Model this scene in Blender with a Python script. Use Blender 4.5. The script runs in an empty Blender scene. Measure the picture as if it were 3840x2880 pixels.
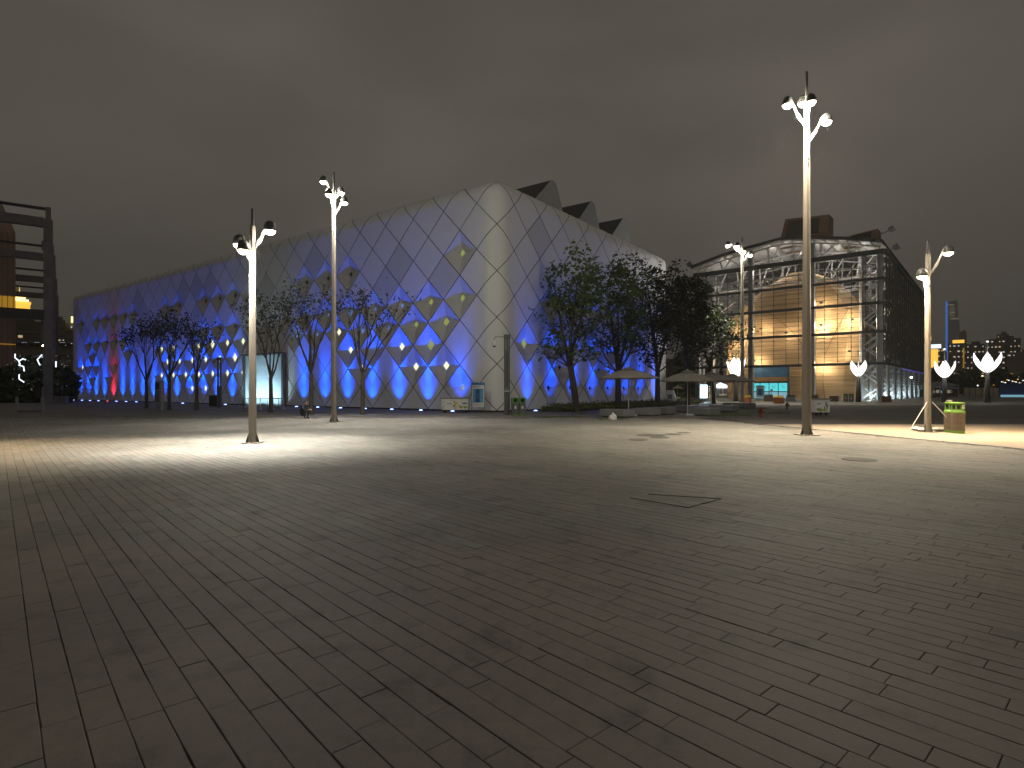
import bpy, bmesh, math, random
from mathutils import Vector, Matrix
R = math.radians
rnd = random.Random(7)
scene = bpy.context.scene
col = scene.collection

# ------------------------------------------------------------------ camera
F, CX, HZ, CAMH = 2168.0, 1920.0, 1463.0, 1.6          # focal length / centre / horizon of the photograph, eye height
cam_d = bpy.data.cameras.new('camera')
cam = bpy.data.objects.new('camera', cam_d)
col.objects.link(cam)
cam.location = (0, 0, CAMH)
cam.rotation_euler = (R(90), 0, 0)
cam_d.sensor_width = 36
cam_d.lens = 36 * F / 3840
cam_d.shift_y = (HZ - 1440) / 3840
cam_d.clip_start = 0.1
cam_d.clip_end = 6000
scene.camera = cam

# ------------------------------------------------------------------ night sky (town glow on low cloud)
world = bpy.data.worlds.new('World')
scene.world = world
world.use_nodes = True
wn, wl = world.node_tree.nodes, world.node_tree.links
bg = wn['Background']
tc = wn.new('ShaderNodeTexCoord')
mp = wn.new('ShaderNodeMapping'); mp.inputs['Scale'].default_value = (1.0, 1.0, 2.4)
nz = wn.new('ShaderNodeTexNoise'); nz.inputs['Scale'].default_value = 1.6; nz.inputs['Detail'].default_value = 6; nz.inputs['Roughness'].default_value = .45; nz.inputs['Distortion'].default_value = .3
wl.new(tc.outputs['Generated'], mp.inputs['Vector']); wl.new(mp.outputs[0], nz.inputs['Vector'])
cr = wn.new('ShaderNodeValToRGB')
cr.color_ramp.elements[0].position = .32; cr.color_ramp.elements[0].color = (.060, .0545, .046, 1)
cr.color_ramp.elements[1].position = .70; cr.color_ramp.elements[1].color = (.103, .0905, .077, 1)
wl.new(nz.outputs['Fac'], cr.inputs[0])
sx = wn.new('ShaderNodeSeparateXYZ'); wl.new(tc.outputs['Generated'], sx.inputs[0])
hr = wn.new('ShaderNodeValToRGB')                      # thinner glow right at the skyline
hr.color_ramp.elements[0].position = .0; hr.color_ramp.elements[0].color = (.55, .56, .56, 1)
hr.color_ramp.elements[1].position = .33; hr.color_ramp.elements[1].color = (1, 1, 1, 1)
wl.new(sx.outputs['Z'], hr.inputs[0])
mx = wn.new('ShaderNodeMix'); mx.data_type = 'RGBA'; mx.blend_type = 'MULTIPLY'; mx.inputs[0].default_value = 1
wl.new(cr.outputs[0], mx.inputs[6]); wl.new(hr.outputs[0], mx.inputs[7])
wl.new(mx.outputs[2], bg.inputs['Color'])
bg.inputs['Strength'].default_value = 1.22

vs = scene.view_settings
vs.view_transform = 'Standard'; vs.look = 'None'; vs.exposure = 0; vs.gamma = 1; vs.use_curve_mapping = False
scene.cycles.use_denoising = True
scene.cycles.max_bounces = 5
scene.cycles.sample_clamp_indirect = 3

# light levels (tuned here)
HAZE = .0003
E_POOL, E_GLOW = 3000, 265           # lamp heads: downward pool / all-round glow
E_UPW, E_UPN = 1150, 6000             # ground uplights of the hall: wide / narrow beam
E_HULL, E_TRUSS = 1250, 230          # floodlights in the steel pavilion

# ------------------------------------------------------------------ helpers
def gpt(px, py):
    d = F * CAMH / (py - HZ)
    return Vector(((px - CX) / F * d, d, 0))
def at(px, d, z=0.0):
    return Vector(((px - CX) / F * d, d, z))
def zat(py, d):
    return (HZ - py) * d / F + CAMH

class MB:
    def __init__(s): s.v = []; s.f = []; s.m = []
    def add(s, vs, fs, mi=0):
        o = len(s.v); s.v += [tuple(v) for v in vs]; s.f += [tuple(i + o for i in f) for f in fs]; s.m += [mi] * len(fs)
        return s
    def box(s, c, d, rz=0, mi=0, M=None):
        x, y, z = d[0] / 2, d[1] / 2, d[2] / 2
        vs = [Vector((a, b, e)) for e in (-z, z) for a, b in ((-x, -y), (x, -y), (x, y), (-x, y))]
        if M is not None: vs = [M @ v for v in vs]
        elif rz: m = Matrix.Rotation(rz, 3, 'Z'); vs = [m @ v for v in vs]
        c = Vector(c)
        return s.add([v + c for v in vs], [(3, 2, 1, 0), (4, 5, 6, 7), (0, 1, 5, 4), (1, 2, 6, 5), (2, 3, 7, 6), (3, 0, 4, 7)], mi)
    def bar(s, a, b, w, h=None, mi=0, up=(0, 0, 1)):
        a, b = Vector(a), Vector(b); h = h or w
        d = (b - a); L = d.length
        if L < 1e-6: return s
        d /= L; u = Vector(up)
        if abs(d.dot(u)) > .98: u = Vector((0, 1, 0))
        r = d.cross(u).normalized(); u = r.cross(d)
        vs = [p + r * (i * w / 2) + u * (j * h / 2) for p in (a, b) for i, j in ((-1, -1), (1, -1), (1, 1), (-1, 1))]
        return s.add(vs, [(0, 1, 2, 3), (7, 6, 5, 4), (1, 0, 4, 5), (2, 1, 5, 6), (3, 2, 6, 7), (0, 3, 7, 4)], mi)
    def tube(s, pts, rads, n=8, mi=0, caps=True, ph=0.0):
        pts = [Vector(p) for p in pts]
        if not hasattr(rads, '__len__'): rads = [rads] * len(pts)
        o = len(s.v)
        for i, p in enumerate(pts):
            d = (pts[min(i + 1, len(pts) - 1)] - pts[max(i - 1, 0)]).normalized()
            u = Vector((0, 1, 0)) if abs(d.z) > .9 else Vector((0, 0, 1))
            r = d.cross(u).normalized(); u = r.cross(d)
            for k in range(n):
                a = 2 * math.pi * k / n + ph
                s.v.append(tuple(p + r * (math.cos(a) * rads[i]) + u * (math.sin(a) * rads[i])))
        for i in range(len(pts) - 1):
            for k in range(n):
                k2 = (k + 1) % n
                s.f.append((o + i * n + k, o + i * n + k2, o + (i + 1) * n + k2, o + (i + 1) * n + k)); s.m.append(mi)
        if caps:
            s.f.append(tuple(o + k for k in range(n))[::-1]); s.m.append(mi)
            e = o + (len(pts) - 1) * n
            s.f.append(tuple(e + k for k in range(n))); s.m.append(mi)
        return s
    def lathe(s, c, prof, n=14, mi=0, close=False):
        o = len(s.v); c = Vector(c)
        for r, z in prof:
            for k in range(n):
                a = 2 * math.pi * k / n
                s.v.append((c.x + r * math.cos(a), c.y + r * math.sin(a), c.z + z))
        for i in range(len(prof) - 1):
            for k in range(n):
                k2 = (k + 1) % n
                s.f.append((o + i * n + k, o + i * n + k2, o + (i + 1) * n + k2, o + (i + 1) * n + k)); s.m.append(mi)
        if close:
            s.f.append(tuple(o + k for k in range(n))[::-1]); s.m.append(mi)
            e = o + (len(prof) - 1) * n
            s.f.append(tuple(e + k for k in range(n))); s.m.append(mi)
        return s
    def prism(s, poly, z0, z1, mi=0):
        n = len(poly)
        vs = [(p[0], p[1], z0) for p in poly] + [(p[0], p[1], z1) for p in poly]
        return s.add(vs, [tuple(range(n))[::-1], tuple(range(n, 2 * n))] + [(i, (i + 1) % n, n + (i + 1) % n, n + i) for i in range(n)], mi)
    def mesh(s, name, mats, smooth=False):
        me = bpy.data.meshes.new(name); me.from_pydata(s.v, [], s.f)
        for m in (mats if isinstance(mats, (list, tuple)) else [mats]): me.materials.append(m)
        if any(s.m): me.polygons.foreach_set('material_index', s.m)
        if smooth: me.polygons.foreach_set('use_smooth', [True] * len(me.polygons))
        me.validate(); me.update()
        return me
    def build(s, name, mats, parent=None, smooth=False, kind=None):
        o = bpy.data.objects.new(name, s.mesh(name, mats, smooth)); col.objects.link(o)
        if parent is not None: o.parent = parent
        if kind: o['kind'] = kind
        return o

def tag(o, label, cat, group=None, kind=None):
    o['label'] = label; o['category'] = cat
    if group: o['group'] = group
    if kind: o['kind'] = kind
    return o
def thing(name, label, cat, loc=(0, 0, 0), rz=0, group=None):
    o = bpy.data.objects.new(name, None); col.objects.link(o)
    o.empty_display_size = .2
    o.location = loc; o.rotation_euler = (0, 0, rz)
    return tag(o, label, cat, group)
def struct(name, mb, mat, parent=None):
    o = mb.build(name, mat, parent); o['kind'] = 'structure'; return o
def kids(o): return [c for c in ALLKIDS.get(o.name, [])]
def copy_tree(o, parent=None):
    c = o.copy(); col.objects.link(c)
    if parent is not None: c.parent = parent
    for ch in list(o.children): copy_tree(ch, c)
    return c
def light(kind, name, loc, energy, color, parent=None, radius=.06, aim=None, angle=90, blend=.6):
    d = bpy.data.lights.new(name, kind); d.energy = energy; d.color = color; d.shadow_soft_size = radius
    o = bpy.data.objects.new(name, d); col.objects.link(o); o.location = loc
    if parent is not None: o.parent = parent
    if kind == 'SPOT':
        d.spot_size = R(angle); d.spot_blend = blend
    if aim is not None:
        o.rotation_euler = Vector(aim).to_track_quat('-Z', 'Y').to_euler()
    return o

# ------------------------------------------------------------------ materials
def mat(name, c, rough=.6, metal=0, var=.12, scale=3.0, bump=0.0, bscale=40, emit=None, estr=0, island=0.0, spec=.5, coord='Object', hue=0.0):
    m = bpy.data.materials.new(name); m.use_nodes = True
    n, l = m.node_tree.nodes, m.node_tree.links
    b = n['Principled BSDF']
    b.inputs['Roughness'].default_value = rough; b.inputs['Metallic'].default_value = metal
    b.inputs['Specular IOR Level'].default_value = spec
    t = n.new('ShaderNodeTexCoord')
    src = None
    nt = n.new('ShaderNodeTexNoise'); nt.inputs['Scale'].default_value = scale; nt.inputs['Detail'].default_value = 4
    l.new(t.outputs[coord], nt.inputs['Vector'])
    r = n.new('ShaderNodeMapRange'); r.inputs[1].default_value = .25; r.inputs[2].default_value = .75
    r.inputs[3].default_value = 1 - var; r.inputs[4].default_value = 1 + var
    l.new(nt.outputs['Fac'], r.inputs[0]); src = r.outputs[0]
    if island:
        g = n.new('ShaderNodeNewGeometry')
        r2 = n.new('ShaderNodeMapRange'); r2.inputs[3].default_value = 1 - island; r2.inputs[4].default_value = 1 + island
        l.new(g.outputs['Random Per Island'], r2.inputs[0])
        mu = n.new('ShaderNodeMath'); mu.operation = 'MULTIPLY'; l.new(src, mu.inputs[0]); l.new(r2.outputs[0], mu.inputs[1]); src = mu.outputs[0]
    v = n.new('ShaderNodeVectorMath'); v.operation = 'SCALE'; v.inputs[0].default_value = c[:3]
    l.new(src, v.inputs['Scale'])
    out = v.outputs[0]
    if hue and island:
        hs = n.new('ShaderNodeHueSaturation'); r3 = n.new('ShaderNodeMapRange'); r3.inputs[3].default_value = .5 - hue; r3.inputs[4].default_value = .5 + hue
        wn_ = n.new('ShaderNodeTexWhiteNoise'); wn_.noise_dimensions = '1D'; l.new(g.outputs['Random Per Island'], wn_.inputs['W'])
        l.new(wn_.outputs['Value'], r3.inputs[0]); l.new(r3.outputs[0], hs.inputs['Hue']); l.new(out, hs.inputs['Color']); out = hs.outputs[0]
    l.new(out, b.inputs['Base Color'])
    if bump:
        nb = n.new('ShaderNodeTexNoise'); nb.inputs['Scale'].default_value = bscale; nb.inputs['Detail'].default_value = 3
        l.new(t.outputs[coord], nb.inputs['Vector'])
        bp = n.new('ShaderNodeBump'); bp.inputs['Strength'].default_value = bump; bp.inputs['Distance'].default_value = .01
        l.new(nb.outputs['Fac'], bp.inputs['Height']); l.new(bp.outputs[0], b.inputs['Normal'])
    if emit:
        b.inputs['Emission Color'].default_value = (*emit, 1); b.inputs['Emission Strength'].default_value = estr
    return m

M = {}
M['mortar'] = mat('mortar', (.06, .054, .046), .95, var=.5, scale=5)
M['panel'] = mat('panel', (.72, .725, .74), .55, var=.05, scale=.35, bump=.05, bscale=8)
M['panel_grey'] = mat('panel_grey', (.56, .565, .58), .55, var=.06, scale=.35, bump=.05, bscale=8)
M['shell'] = mat('shell', (.02, .021, .023), .9)
M['plinth'] = mat('plinth', (.035, .035, .037), .8)
M['roofmetal'] = mat('roofmetal', (.36, .37, .41), .6)
M['roofdark'] = mat('roofdark', (.035, .036, .037), .5)
M['pole'] = mat('pole', (.31, .275, .225), .45, metal=.25, var=.06, scale=2)
M['mast'] = mat('mast', (.06, .058, .055), .5)
M['hood'] = mat('hood', (.07, .068, .065), .45)
M['armwhite'] = mat('armwhite', (.62, .60, .56), .45)
M['steel'] = mat('steel', (.30, .31, .32), .45, metal=.35, var=.12, scale=1.5)
M['steel_light'] = mat('steel_light', (.55, .55, .55), .45, metal=.2)
M['steel_dark'] = mat('steel_dark', (.045, .047, .05), .5, metal=.2)
M['louvre'] = mat('louvre', (.075, .078, .082), .45, metal=.3)
M['wood'] = mat('wood', (.42, .295, .165), .6, var=.34, scale=.5, island=.2)
M['wood_dark'] = mat('wood_dark', (.22, .135, .09), .65, var=.12, scale=.6)
M['bark'] = mat('bark', (.06, .052, .042), .9, var=.3, scale=6, bump=.5, bscale=14)
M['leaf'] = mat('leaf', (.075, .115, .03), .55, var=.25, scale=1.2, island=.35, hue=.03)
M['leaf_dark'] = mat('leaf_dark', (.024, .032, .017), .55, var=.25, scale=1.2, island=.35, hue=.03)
M['leaf_back'] = mat('leaf_back', (.035, .05, .025), .7, var=.3, scale=.8, island=.35)
M['hedge'] = mat('hedge', (.10, .115, .03), .6, var=.35, scale=3, island=.5, hue=.04)
M['flower'] = mat('flower', (.62, .40, .03), .6, island=.3)
M['granite'] = mat('granite', (.20, .205, .215), .5, var=.18, scale=18, bump=.15, bscale=60)
M['canvas'] = mat('canvas', (.24, .22, .20), .85, var=.06)
M['white'] = mat('white', (.72, .72, .72), .5, var=.06)
M['dirtwhite'] = mat('dirtwhite', (.55, .54, .52), .7, var=.2, scale=9)
M['black'] = mat('black', (.02, .02, .022), .5)
M['dgrey'] = mat('dgrey', (.09, .092, .097), .5)
M['mgrey'] = mat('mgrey', (.22, .225, .235), .5)
M['green'] = mat('green', (.15, .29, .045), .45, var=.08)
M['green_dull'] = mat('green_dull', (.09, .21, .05), .5)
M['slat'] = mat('slat', (.135, .10, .07), .6, var=.25, scale=8)
M['red'] = mat('red', (.14, .022, .017), .45)
M['terracotta'] = mat('terracotta', (.36, .11, .04), .7)
M['brownbox'] = mat('brownbox', (.10, .055, .035), .7)
M['concrete'] = mat('concrete', (.20, .19, .185), .85, var=.22, scale=1.2, bump=.2, bscale=10)
M['concrete_beam'] = mat('concrete_beam', (.185, .165, .165), .85, var=.22, scale=.8, bump=.2, bscale=10)
M['road_dark'] = mat('road_dark', (.055, .050, .046), .85, var=.25, scale=.25, bump=.3, bscale=60)  # darker tone for the road sheet
M['sidepath'] = mat('sidepath', (.27, .225, .175), .75, var=.12, scale=.5, bump=.2, bscale=50)
M['iron'] = mat('iron', (.06, .056, .05), .6, metal=.4, bump=.4, bscale=50)
M['signblue'] = mat('signblue', (.03, .17, .42), .4)
M['signpic'] = mat('signpic', (.10, .32, .55), .4)
M['signdeep'] = mat('signdeep', (.02, .07, .22), .4)
M['ink'] = mat('ink', (.12, .13, .15), .6)
M['yellow'] = mat('yellow', (.62, .45, .03), .5)
M['leafprint'] = mat('leafprint', (.30, .38, .10), .5)
M['maroon'] = mat('maroon', (.13, .05, .06), .5)
M['navy'] = mat('navy', (.025, .035, .13), .5)
M['skin'] = mat('skin', (.50, .31, .22), .55)
M['cloth'] = mat('cloth', (.018, .019, .026), .9)
M['hair'] = mat('hair', (.012, .011, .011), .6)
M['sole'] = mat('sole', (.55, .55, .55), .6)
M['shutter'] = mat('shutter', (.55, .62, .68), .5, var=.04)
M['bulb'] = mat('bulb', (1, 1, 1), emit=(1, .86, .62), estr=40)
M['bulb_warm'] = mat('bulb_warm', (1, 1, 1), emit=(1, .70, .36), estr=40)
M['petal'] = mat('petal', (.9, .9, .9), .4, emit=(1, .97, .93), estr=2.6)
M['uplens'] = mat('uplens', (.6, .7, 1), .3, emit=(.25, .40, 1), estr=7)
M['uplens_red'] = mat('uplens_red', (1, .5, .5), .3, emit=(1, .10, .10), estr=5)
_n, _l = M['wood'].node_tree.nodes, M['wood'].node_tree.links
_t = [q for q in _n if q.type == 'TEX_NOISE'][0]; _t.inputs['Scale'].default_value = 1.0
_m = _n.new('ShaderNodeMapping'); _m.inputs['Rotation'].default_value = (0, 0, R(40)); _m.inputs['Scale'].default_value = (.22, .22, 3.2)
_g = _n.new('ShaderNodeNewGeometry'); _l.new(_g.outputs['Position'], _m.inputs['Vector']); _l.new(_m.outputs[0], _t.inputs['Vector'])
def pane(nm, c, s): return mat(nm, (.2, .22, .2), .15, emit=c, estr=s, var=.15, scale=1.5)
M['pane_white'] = pane('pane_white', (.97, 1, .66), 1.15)
M['pane_olive'] = pane('pane_olive', (.36, .42, .10), .62)
M['pane_blue'] = pane('pane_blue', (.14, .27, .75), .6)  # blue light reflected in the glass, put in as glow
M['pane_dark'] = mat('pane_dark', (.02, .022, .024), .12)
M['frame'] = mat('frame', (.045, .046, .048), .5)
M['litboard'] = mat('litboard', (.8, .9, 1), .3, emit=(.50, .86, 1), estr=3.4)
M['cyan'] = mat('cyan', (.2, .6, .6), .2, emit=(.10, .74, .80), estr=.9)
M['cyan_low'] = mat('cyan_low', (.3, .5, .55), .2, emit=(.25, .55, .68), estr=.6)
M['poster'] = mat('poster', (.04, .10, .16), .4, var=.5, scale=.7, emit=(.05, .11, .16), estr=.35)
M['posterlow'] = mat('posterlow', (.25, .14, .06), .4, var=.9, scale=5, emit=(.30, .16, .06), estr=.2)
M['gold'] = mat('gold', (.8, .5, .1), .5, var=.4, scale=.4, emit=(1, .55, .07), estr=1.3)
M['goldpale'] = mat('goldpale', (.9, .8, .4), .5, emit=(1, .86, .38), estr=1.8)
M['amber'] = mat('amber', (.5, .3, .05), .5, emit=(1, .52, .05), estr=.28)
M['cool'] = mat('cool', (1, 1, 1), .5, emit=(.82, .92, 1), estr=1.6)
M['warmwin'] = mat('warmwin', (.3, .3, .3), .5, emit=(1, .74, .40), estr=.5)
M['coolwin'] = mat('coolwin', (.3, .3, .3), .5, emit=(.85, .93, 1), estr=.55)
M['bluestrip'] = mat('bluestrip', (.1, .3, .8), .5, emit=(.06, .22, .72), estr=.75)
M['violetstrip'] = mat('violetstrip', (.1, .1, .8), .5, emit=(.16, .14, .85), estr=.5)
M['redlight'] = mat('redlight', (1, 0, 0), .5, emit=(1, .08, .12), estr=1.5)
M['tower'] = mat('tower', (.13, .12, .105), .8, var=.25, scale=.05)
M['tower_pale'] = mat('tower_pale', (.22, .19, .15), .8, var=.2, scale=.05)
M['tower_blue'] = mat('tower_blue', (.40, .44, .47), .5, var=.1, scale=.02)  # body colour lightened in place of distance haze
M['brownwall'] = mat('brownwall', (.36, .25, .19), .7, var=.15, scale=.3)
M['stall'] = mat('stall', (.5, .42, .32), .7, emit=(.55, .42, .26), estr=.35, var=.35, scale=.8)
M['fencepanel'] = mat('fencepanel', (.45, .36, .25), .7, var=.15, scale=.3)
M['hallblue'] = mat('hallblue', (.03, .045, .16), .6)

# ------------------------------------------------------------------ ground: paving of the square
PD = Vector((-.666, .746, 0)).normalized()          # direction of the paving rows
PN = Vector((PD.y, -PD.x, 0))
def paver_material(sheet):
    m = bpy.data.materials.new('paving_sheet' if sheet else 'paving'); m.use_nodes = True
    n, l = m.node_tree.nodes, m.node_tree.links
    b = n['Principled BSDF']; b.inputs['Roughness'].default_value = .62; b.inputs['Specular IOR Level'].default_value = .35
    t = n.new('ShaderNodeTexCoord'); pos = n.new('ShaderNodeNewGeometry')
    n1 = n.new('ShaderNodeTexNoise'); n1.inputs['Scale'].default_value = .35; n1.inputs['Detail'].default_value = 5
    n2 = n.new('ShaderNodeTexNoise'); n2.inputs['Scale'].default_value = 9; n2.inputs['Detail'].default_value = 6; n2.inputs['Roughness'].default_value = .7
    l.new(pos.outputs['Position'], n1.inputs['Vector']); l.new(pos.outputs['Position'], n2.inputs['Vector'])
    ramp = n.new('ShaderNodeValToRGB')
    e = ramp.color_ramp.elements
    e[0].position = 0; e[0].color = (.172, .168, .148, 1); e[1].position = 1; e[1].color = (.236, .226, .204, 1)
    for p_, c_ in ((.3, (.198, .197, .175, 1)), (.55, (.216, .190, .170, 1)), (.68, (.226, .204, .172, 1)), (.8, (.196, .197, .179, 1))):
        q = e.new(p_); q.color = c_
    if sheet:
        mp = n.new('ShaderNodeMapping'); mp.inputs['Rotation'].default_value = (0, 0, -math.atan2(PD.y, PD.x))
        l.new(pos.outputs['Position'], mp.inputs['Vector'])
        br = n.new('ShaderNodeTexBrick'); br.inputs['Scale'].default_value = 1; br.inputs['Brick Width'].default_value = .66; br.inputs['Row Height'].default_value = .157
        br.inputs['Mortar Size'].default_value = .006; br.inputs['Color1'].default_value = (0, 0, 0, 1); br.inputs['Color2'].default_value = (1, 1, 1, 1); br.inputs['Mortar'].default_value = (.5, .5, .5, 1)
        br.offset = .37; br.offset_frequency = 2
        l.new(mp.outputs[0], br.inputs['Vector'])
        l.new(br.outputs['Color'], ramp.inputs[0])
    else:
        l.new(pos.outputs['Random Per Island'], ramp.inputs[0])
    mm = n.new('ShaderNodeMath'); mm.operation = 'MULTIPLY'
    r1 = n.new('ShaderNodeMapRange'); r1.inputs[1].default_value = .3; r1.inputs[2].default_value = .7; r1.inputs[3].default_value = .74; r1.inputs[4].default_value = 1.2
    r2 = n.new('ShaderNodeMapRange'); r2.inputs[1].default_value = .3; r2.inputs[2].default_value = .7; r2.inputs[3].default_value = .82; r2.inputs[4].default_value = 1.12
    l.new(n1.outputs['Fac'], r1.inputs[0]); l.new(n2.outputs['Fac'], r2.inputs[0]); l.new(r1.outputs[0], mm.inputs[0]); l.new(r2.outputs[0], mm.inputs[1])
    n3 = n.new('ShaderNodeTexNoise'); n3.inputs['Scale'].default_value = 2.3; n3.inputs['Detail'].default_value = 7; n3.inputs['Roughness'].default_value = .65
    l.new(pos.outputs['Position'], n3.inputs['Vector'])
    r3 = n.new('ShaderNodeMapRange'); r3.inputs[1].default_value = .30; r3.inputs[2].default_value = .46; r3.inputs[3].default_value = .62; r3.inputs[4].default_value = 1
    l.new(n3.outputs['Fac'], r3.inputs[0])
    n4 = n.new('ShaderNodeTexVoronoi'); n4.inputs['Scale'].default_value = 1.7; l.new(pos.outputs['Position'], n4.inputs['Vector'])
    r4 = n.new('ShaderNodeMapRange'); r4.inputs[1].default_value = .025; r4.inputs[2].default_value = .045; r4.inputs[3].default_value = .6; r4.inputs[4].default_value = 1
    l.new(n4.outputs['Distance'], r4.inputs[0])
    m5 = n.new('ShaderNodeMath'); m5.operation = 'MULTIPLY'; l.new(r3.outputs[0], m5.inputs[0]); l.new(r4.outputs[0], m5.inputs[1])
    m6 = n.new('ShaderNodeMath'); m6.operation = 'MULTIPLY'; l.new(mm.outputs[0], m6.inputs[0]); l.new(m5.outputs[0], m6.inputs[1])
    fac = m6.outputs[0]
    if sheet:
        sub = n.new('ShaderNodeMapRange'); sub.inputs[3].default_value = .8; sub.inputs[4].default_value = .4  # missing lamplight farther out put into the sheet colour
        l.new(br.outputs['Fac'], sub.inputs[0])
        m2 = n.new('ShaderNodeMath'); m2.operation = 'MULTIPLY'; l.new(fac, m2.inputs[0]); l.new(sub.outputs[0], m2.inputs[1]); fac = m2.outputs[0]
    sc = n.new('ShaderNodeVectorMath'); sc.operation = 'SCALE'; l.new(ramp.outputs[0], sc.inputs[0]); l.new(fac, sc.inputs['Scale'])
    l.new(sc.outputs[0], b.inputs['Base Color'])
    rr = n.new('ShaderNodeMapRange'); rr.inputs[3].default_value = .5; rr.inputs[4].default_value = .8
    l.new(n2.outputs['Fac'], rr.inputs[0]); l.new(rr.outputs[0], b.inputs['Roughness'])
    nb = n.new('ShaderNodeTexNoise'); nb.inputs['Scale'].default_value = 90; l.new(pos.outputs['Position'], nb.inputs['Vector'])
    bp = n.new('ShaderNodeBump'); bp.inputs['Strength'].default_value = .25; bp.inputs['Distance'].default_value = .004
    l.new(nb.outputs['Fac'], bp.inputs['Height']); l.new(bp.outputs[0], b.inputs['Normal'])
    return m
M['paver'] = paver_material(False)
M['paver_sheet'] = paver_material(True)

# paved trapezoid laid stone by stone; past its edge the same paving goes on as a darkened sheet
T = [(-3.2, .6), (3.2, .6), (32.5, 33.5), (-34.5, 33.5)]
def seam_x(y): return 12.9 + (21.4 - y) * .19
def in_trap(x, y):
    if not (.6 < y < 33.5): return False
    f = (y - .6) / 32.9
    return -3.2 - 31.3 * f < x < min(3.2 + 29.3 * f, seam_x(y) - .12 if y > 9 else 1e9)
mb = MB()
mb.add([(-4000, -300, -.012), (4000, -300, -.012), (4000, 4000, -.012), (-4000, 4000, -.012)], [(0, 1, 2, 3)])
ground = struct('ground', mb, M['mortar'])
mb = MB()
OUT = [(-700, -60), (700, -60), (700, 900), (-700, 900)]
vs_ = [(x, y, -.003) for x, y in T] + [(x, y, -.003) for x, y in OUT]
mb.add(vs_, [(0, 4, 5, 1), (1, 5, 6, 2), (2, 6, 7, 3), (3, 7, 4, 0)])
struct('paving_beyond', mb, M['paver_sheet'])
pave = bpy.data.objects.new('plaza_paving', None); col.objects.link(pave); pave['kind'] = 'structure'
def corner(p, a, b): return PD * a + PN * b
stones = []
row_h = .157
r0, r1 = int(-40 / row_h), int(60 / row_h)
for ri in range(r0, r1):
    b0 = ri * row_h
    rr = random.Random(ri * 13 + 5)
    a = -32 + rr.random() * .7
    while a < 62:
        L = rr.choice((.45, .6, .6, .6, .72, .9, .9))
        c = PD * (a + L / 2) + PN * (b0 + row_h / 2)
        if in_trap(c.x, c.y) and all(in_trap(*(PD * aa + PN * bb).xy) or (PD * aa + PN * bb).y < 2 for aa in (a, a + L) for bb in (b0, b0 + row_h)):
            stones.append((c.y, a, L, b0, rr.random(), rr.random(), rr.random()))
        a += L
def stone(mb, a, L, b0, q1, q2, q3, cx=0, cy=0):
    rq = random.Random(int(q1 * 1e9)); ga, gb, gc, gd = [.0005 + .0026 * rq.random() ** 1.6 for _ in range(4)]
    tz = (q2 - .5) * .003
    tilt = (q3 - .5) * .003
    e = .003
    def jit(): return .0035 * rq.random() ** 4 + rq.uniform(0, .0008)
    ns_ = max(2, int(L / .16))
    xs = [a + gc + (L - gc - gd) * k / ns_ for k in range(ns_ + 1)]
    lo = [(x, b0 + ga + jit()) for x in xs]; hi = [(x, b0 + row_h - gb - jit()) for x in xs[::-1]]
    o = lo + hi; m_ = len(lo); i_ = []
    for k, (p, q) in enumerate(o):
        p2 = p + (e if k in (0, len(o) - 1) else (-e if k in (m_ - 1, m_) else 0))
        i_.append((p2, q + (e if k < m_ else -e)))
    nn_ = len(o)
    vs = []
    for k, (p, q) in enumerate(o): v = PD * p + PN * q; vs.append((v.x - cx, v.y - cy, -.045))
    for k, (p, q) in enumerate(o): v = PD * p + PN * q; vs.append((v.x - cx, v.y - cy, tz - .002))
    for k, (p, q) in enumerate(i_): v = PD * p + PN * q; vs.append((v.x - cx, v.y - cy, tz + tilt * (p - a) / L))
    fs = [tuple(range(2 * nn_, 3 * nn_))[::-1]]
    for k in range(nn_):
        k2 = (k + 1) % nn_
        fs += [(k, nn_ + k, nn_ + k2, k2), (nn_ + k, 2 * nn_ + k, 2 * nn_ + k2, nn_ + k2)]
    mb.add(vs, fs)
stones.sort()
vis = [s for s in stones if s[0] > 2.2 and abs((PD * (s[1] + s[2] / 2) + PN * (s[3] + .078)).x) < .9 * s[0] + .3]
first = set(id(s) for s in vis[:300])
rest = MB()
for s in stones:
    if id(s) in first:
        c = PD * (s[1] + s[2] / 2) + PN * (s[3] + .078)
        m_ = MB(); stone(m_, *s[1:], cx=c.x, cy=c.y)
        o = m_.build('paving_stone', M['paver'], pave); o.location = (c.x, c.y, 0)
    else:
        stone(rest, *s[1:])
rest.build('paving_stones', M['paver'], pave, kind='stuff')

# smoother path past the flush seam on the right, its studs, the dark road behind
mb = MB()
ya, yb = 9.2, 27.0
mb.add([(seam_x(ya), ya, .001), (90, ya, .001), (90, yb, .001), (seam_x(yb), yb, .001)], [(0, 1, 2, 3)])
struct('side_path', mb, M['sidepath'])
mb = MB(); n_ = 14
for i in range(n_):
    y0 = ya + (yb - ya) * i / n_; y1 = ya + (yb - ya) * (i + .97) / n_
    mb.bar((seam_x(y0) - .05, y0, -.012), (seam_x(y1) - .05, y1, -.012), .11, .04)
struct('edge_strip', mb, M['granite'])
mb = MB()
mb.add([(seam_x(27) + .02, 27.02, .003), (120, 27.02, .003), (160, 62, .003), (22, 62, .003), (11.5, 36, .003)], [(0, 1, 2, 3, 4)])
struct('road', mb, M['road_dark'])
def disc(mb, c, rx, ry, z, n=20):
    mb.add([(c.x + rx * math.cos(2 * math.pi * k / n), c.y + ry * math.sin(2 * math.pi * k / n), z) for k in range(n)], [tuple(range(n))])
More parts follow.
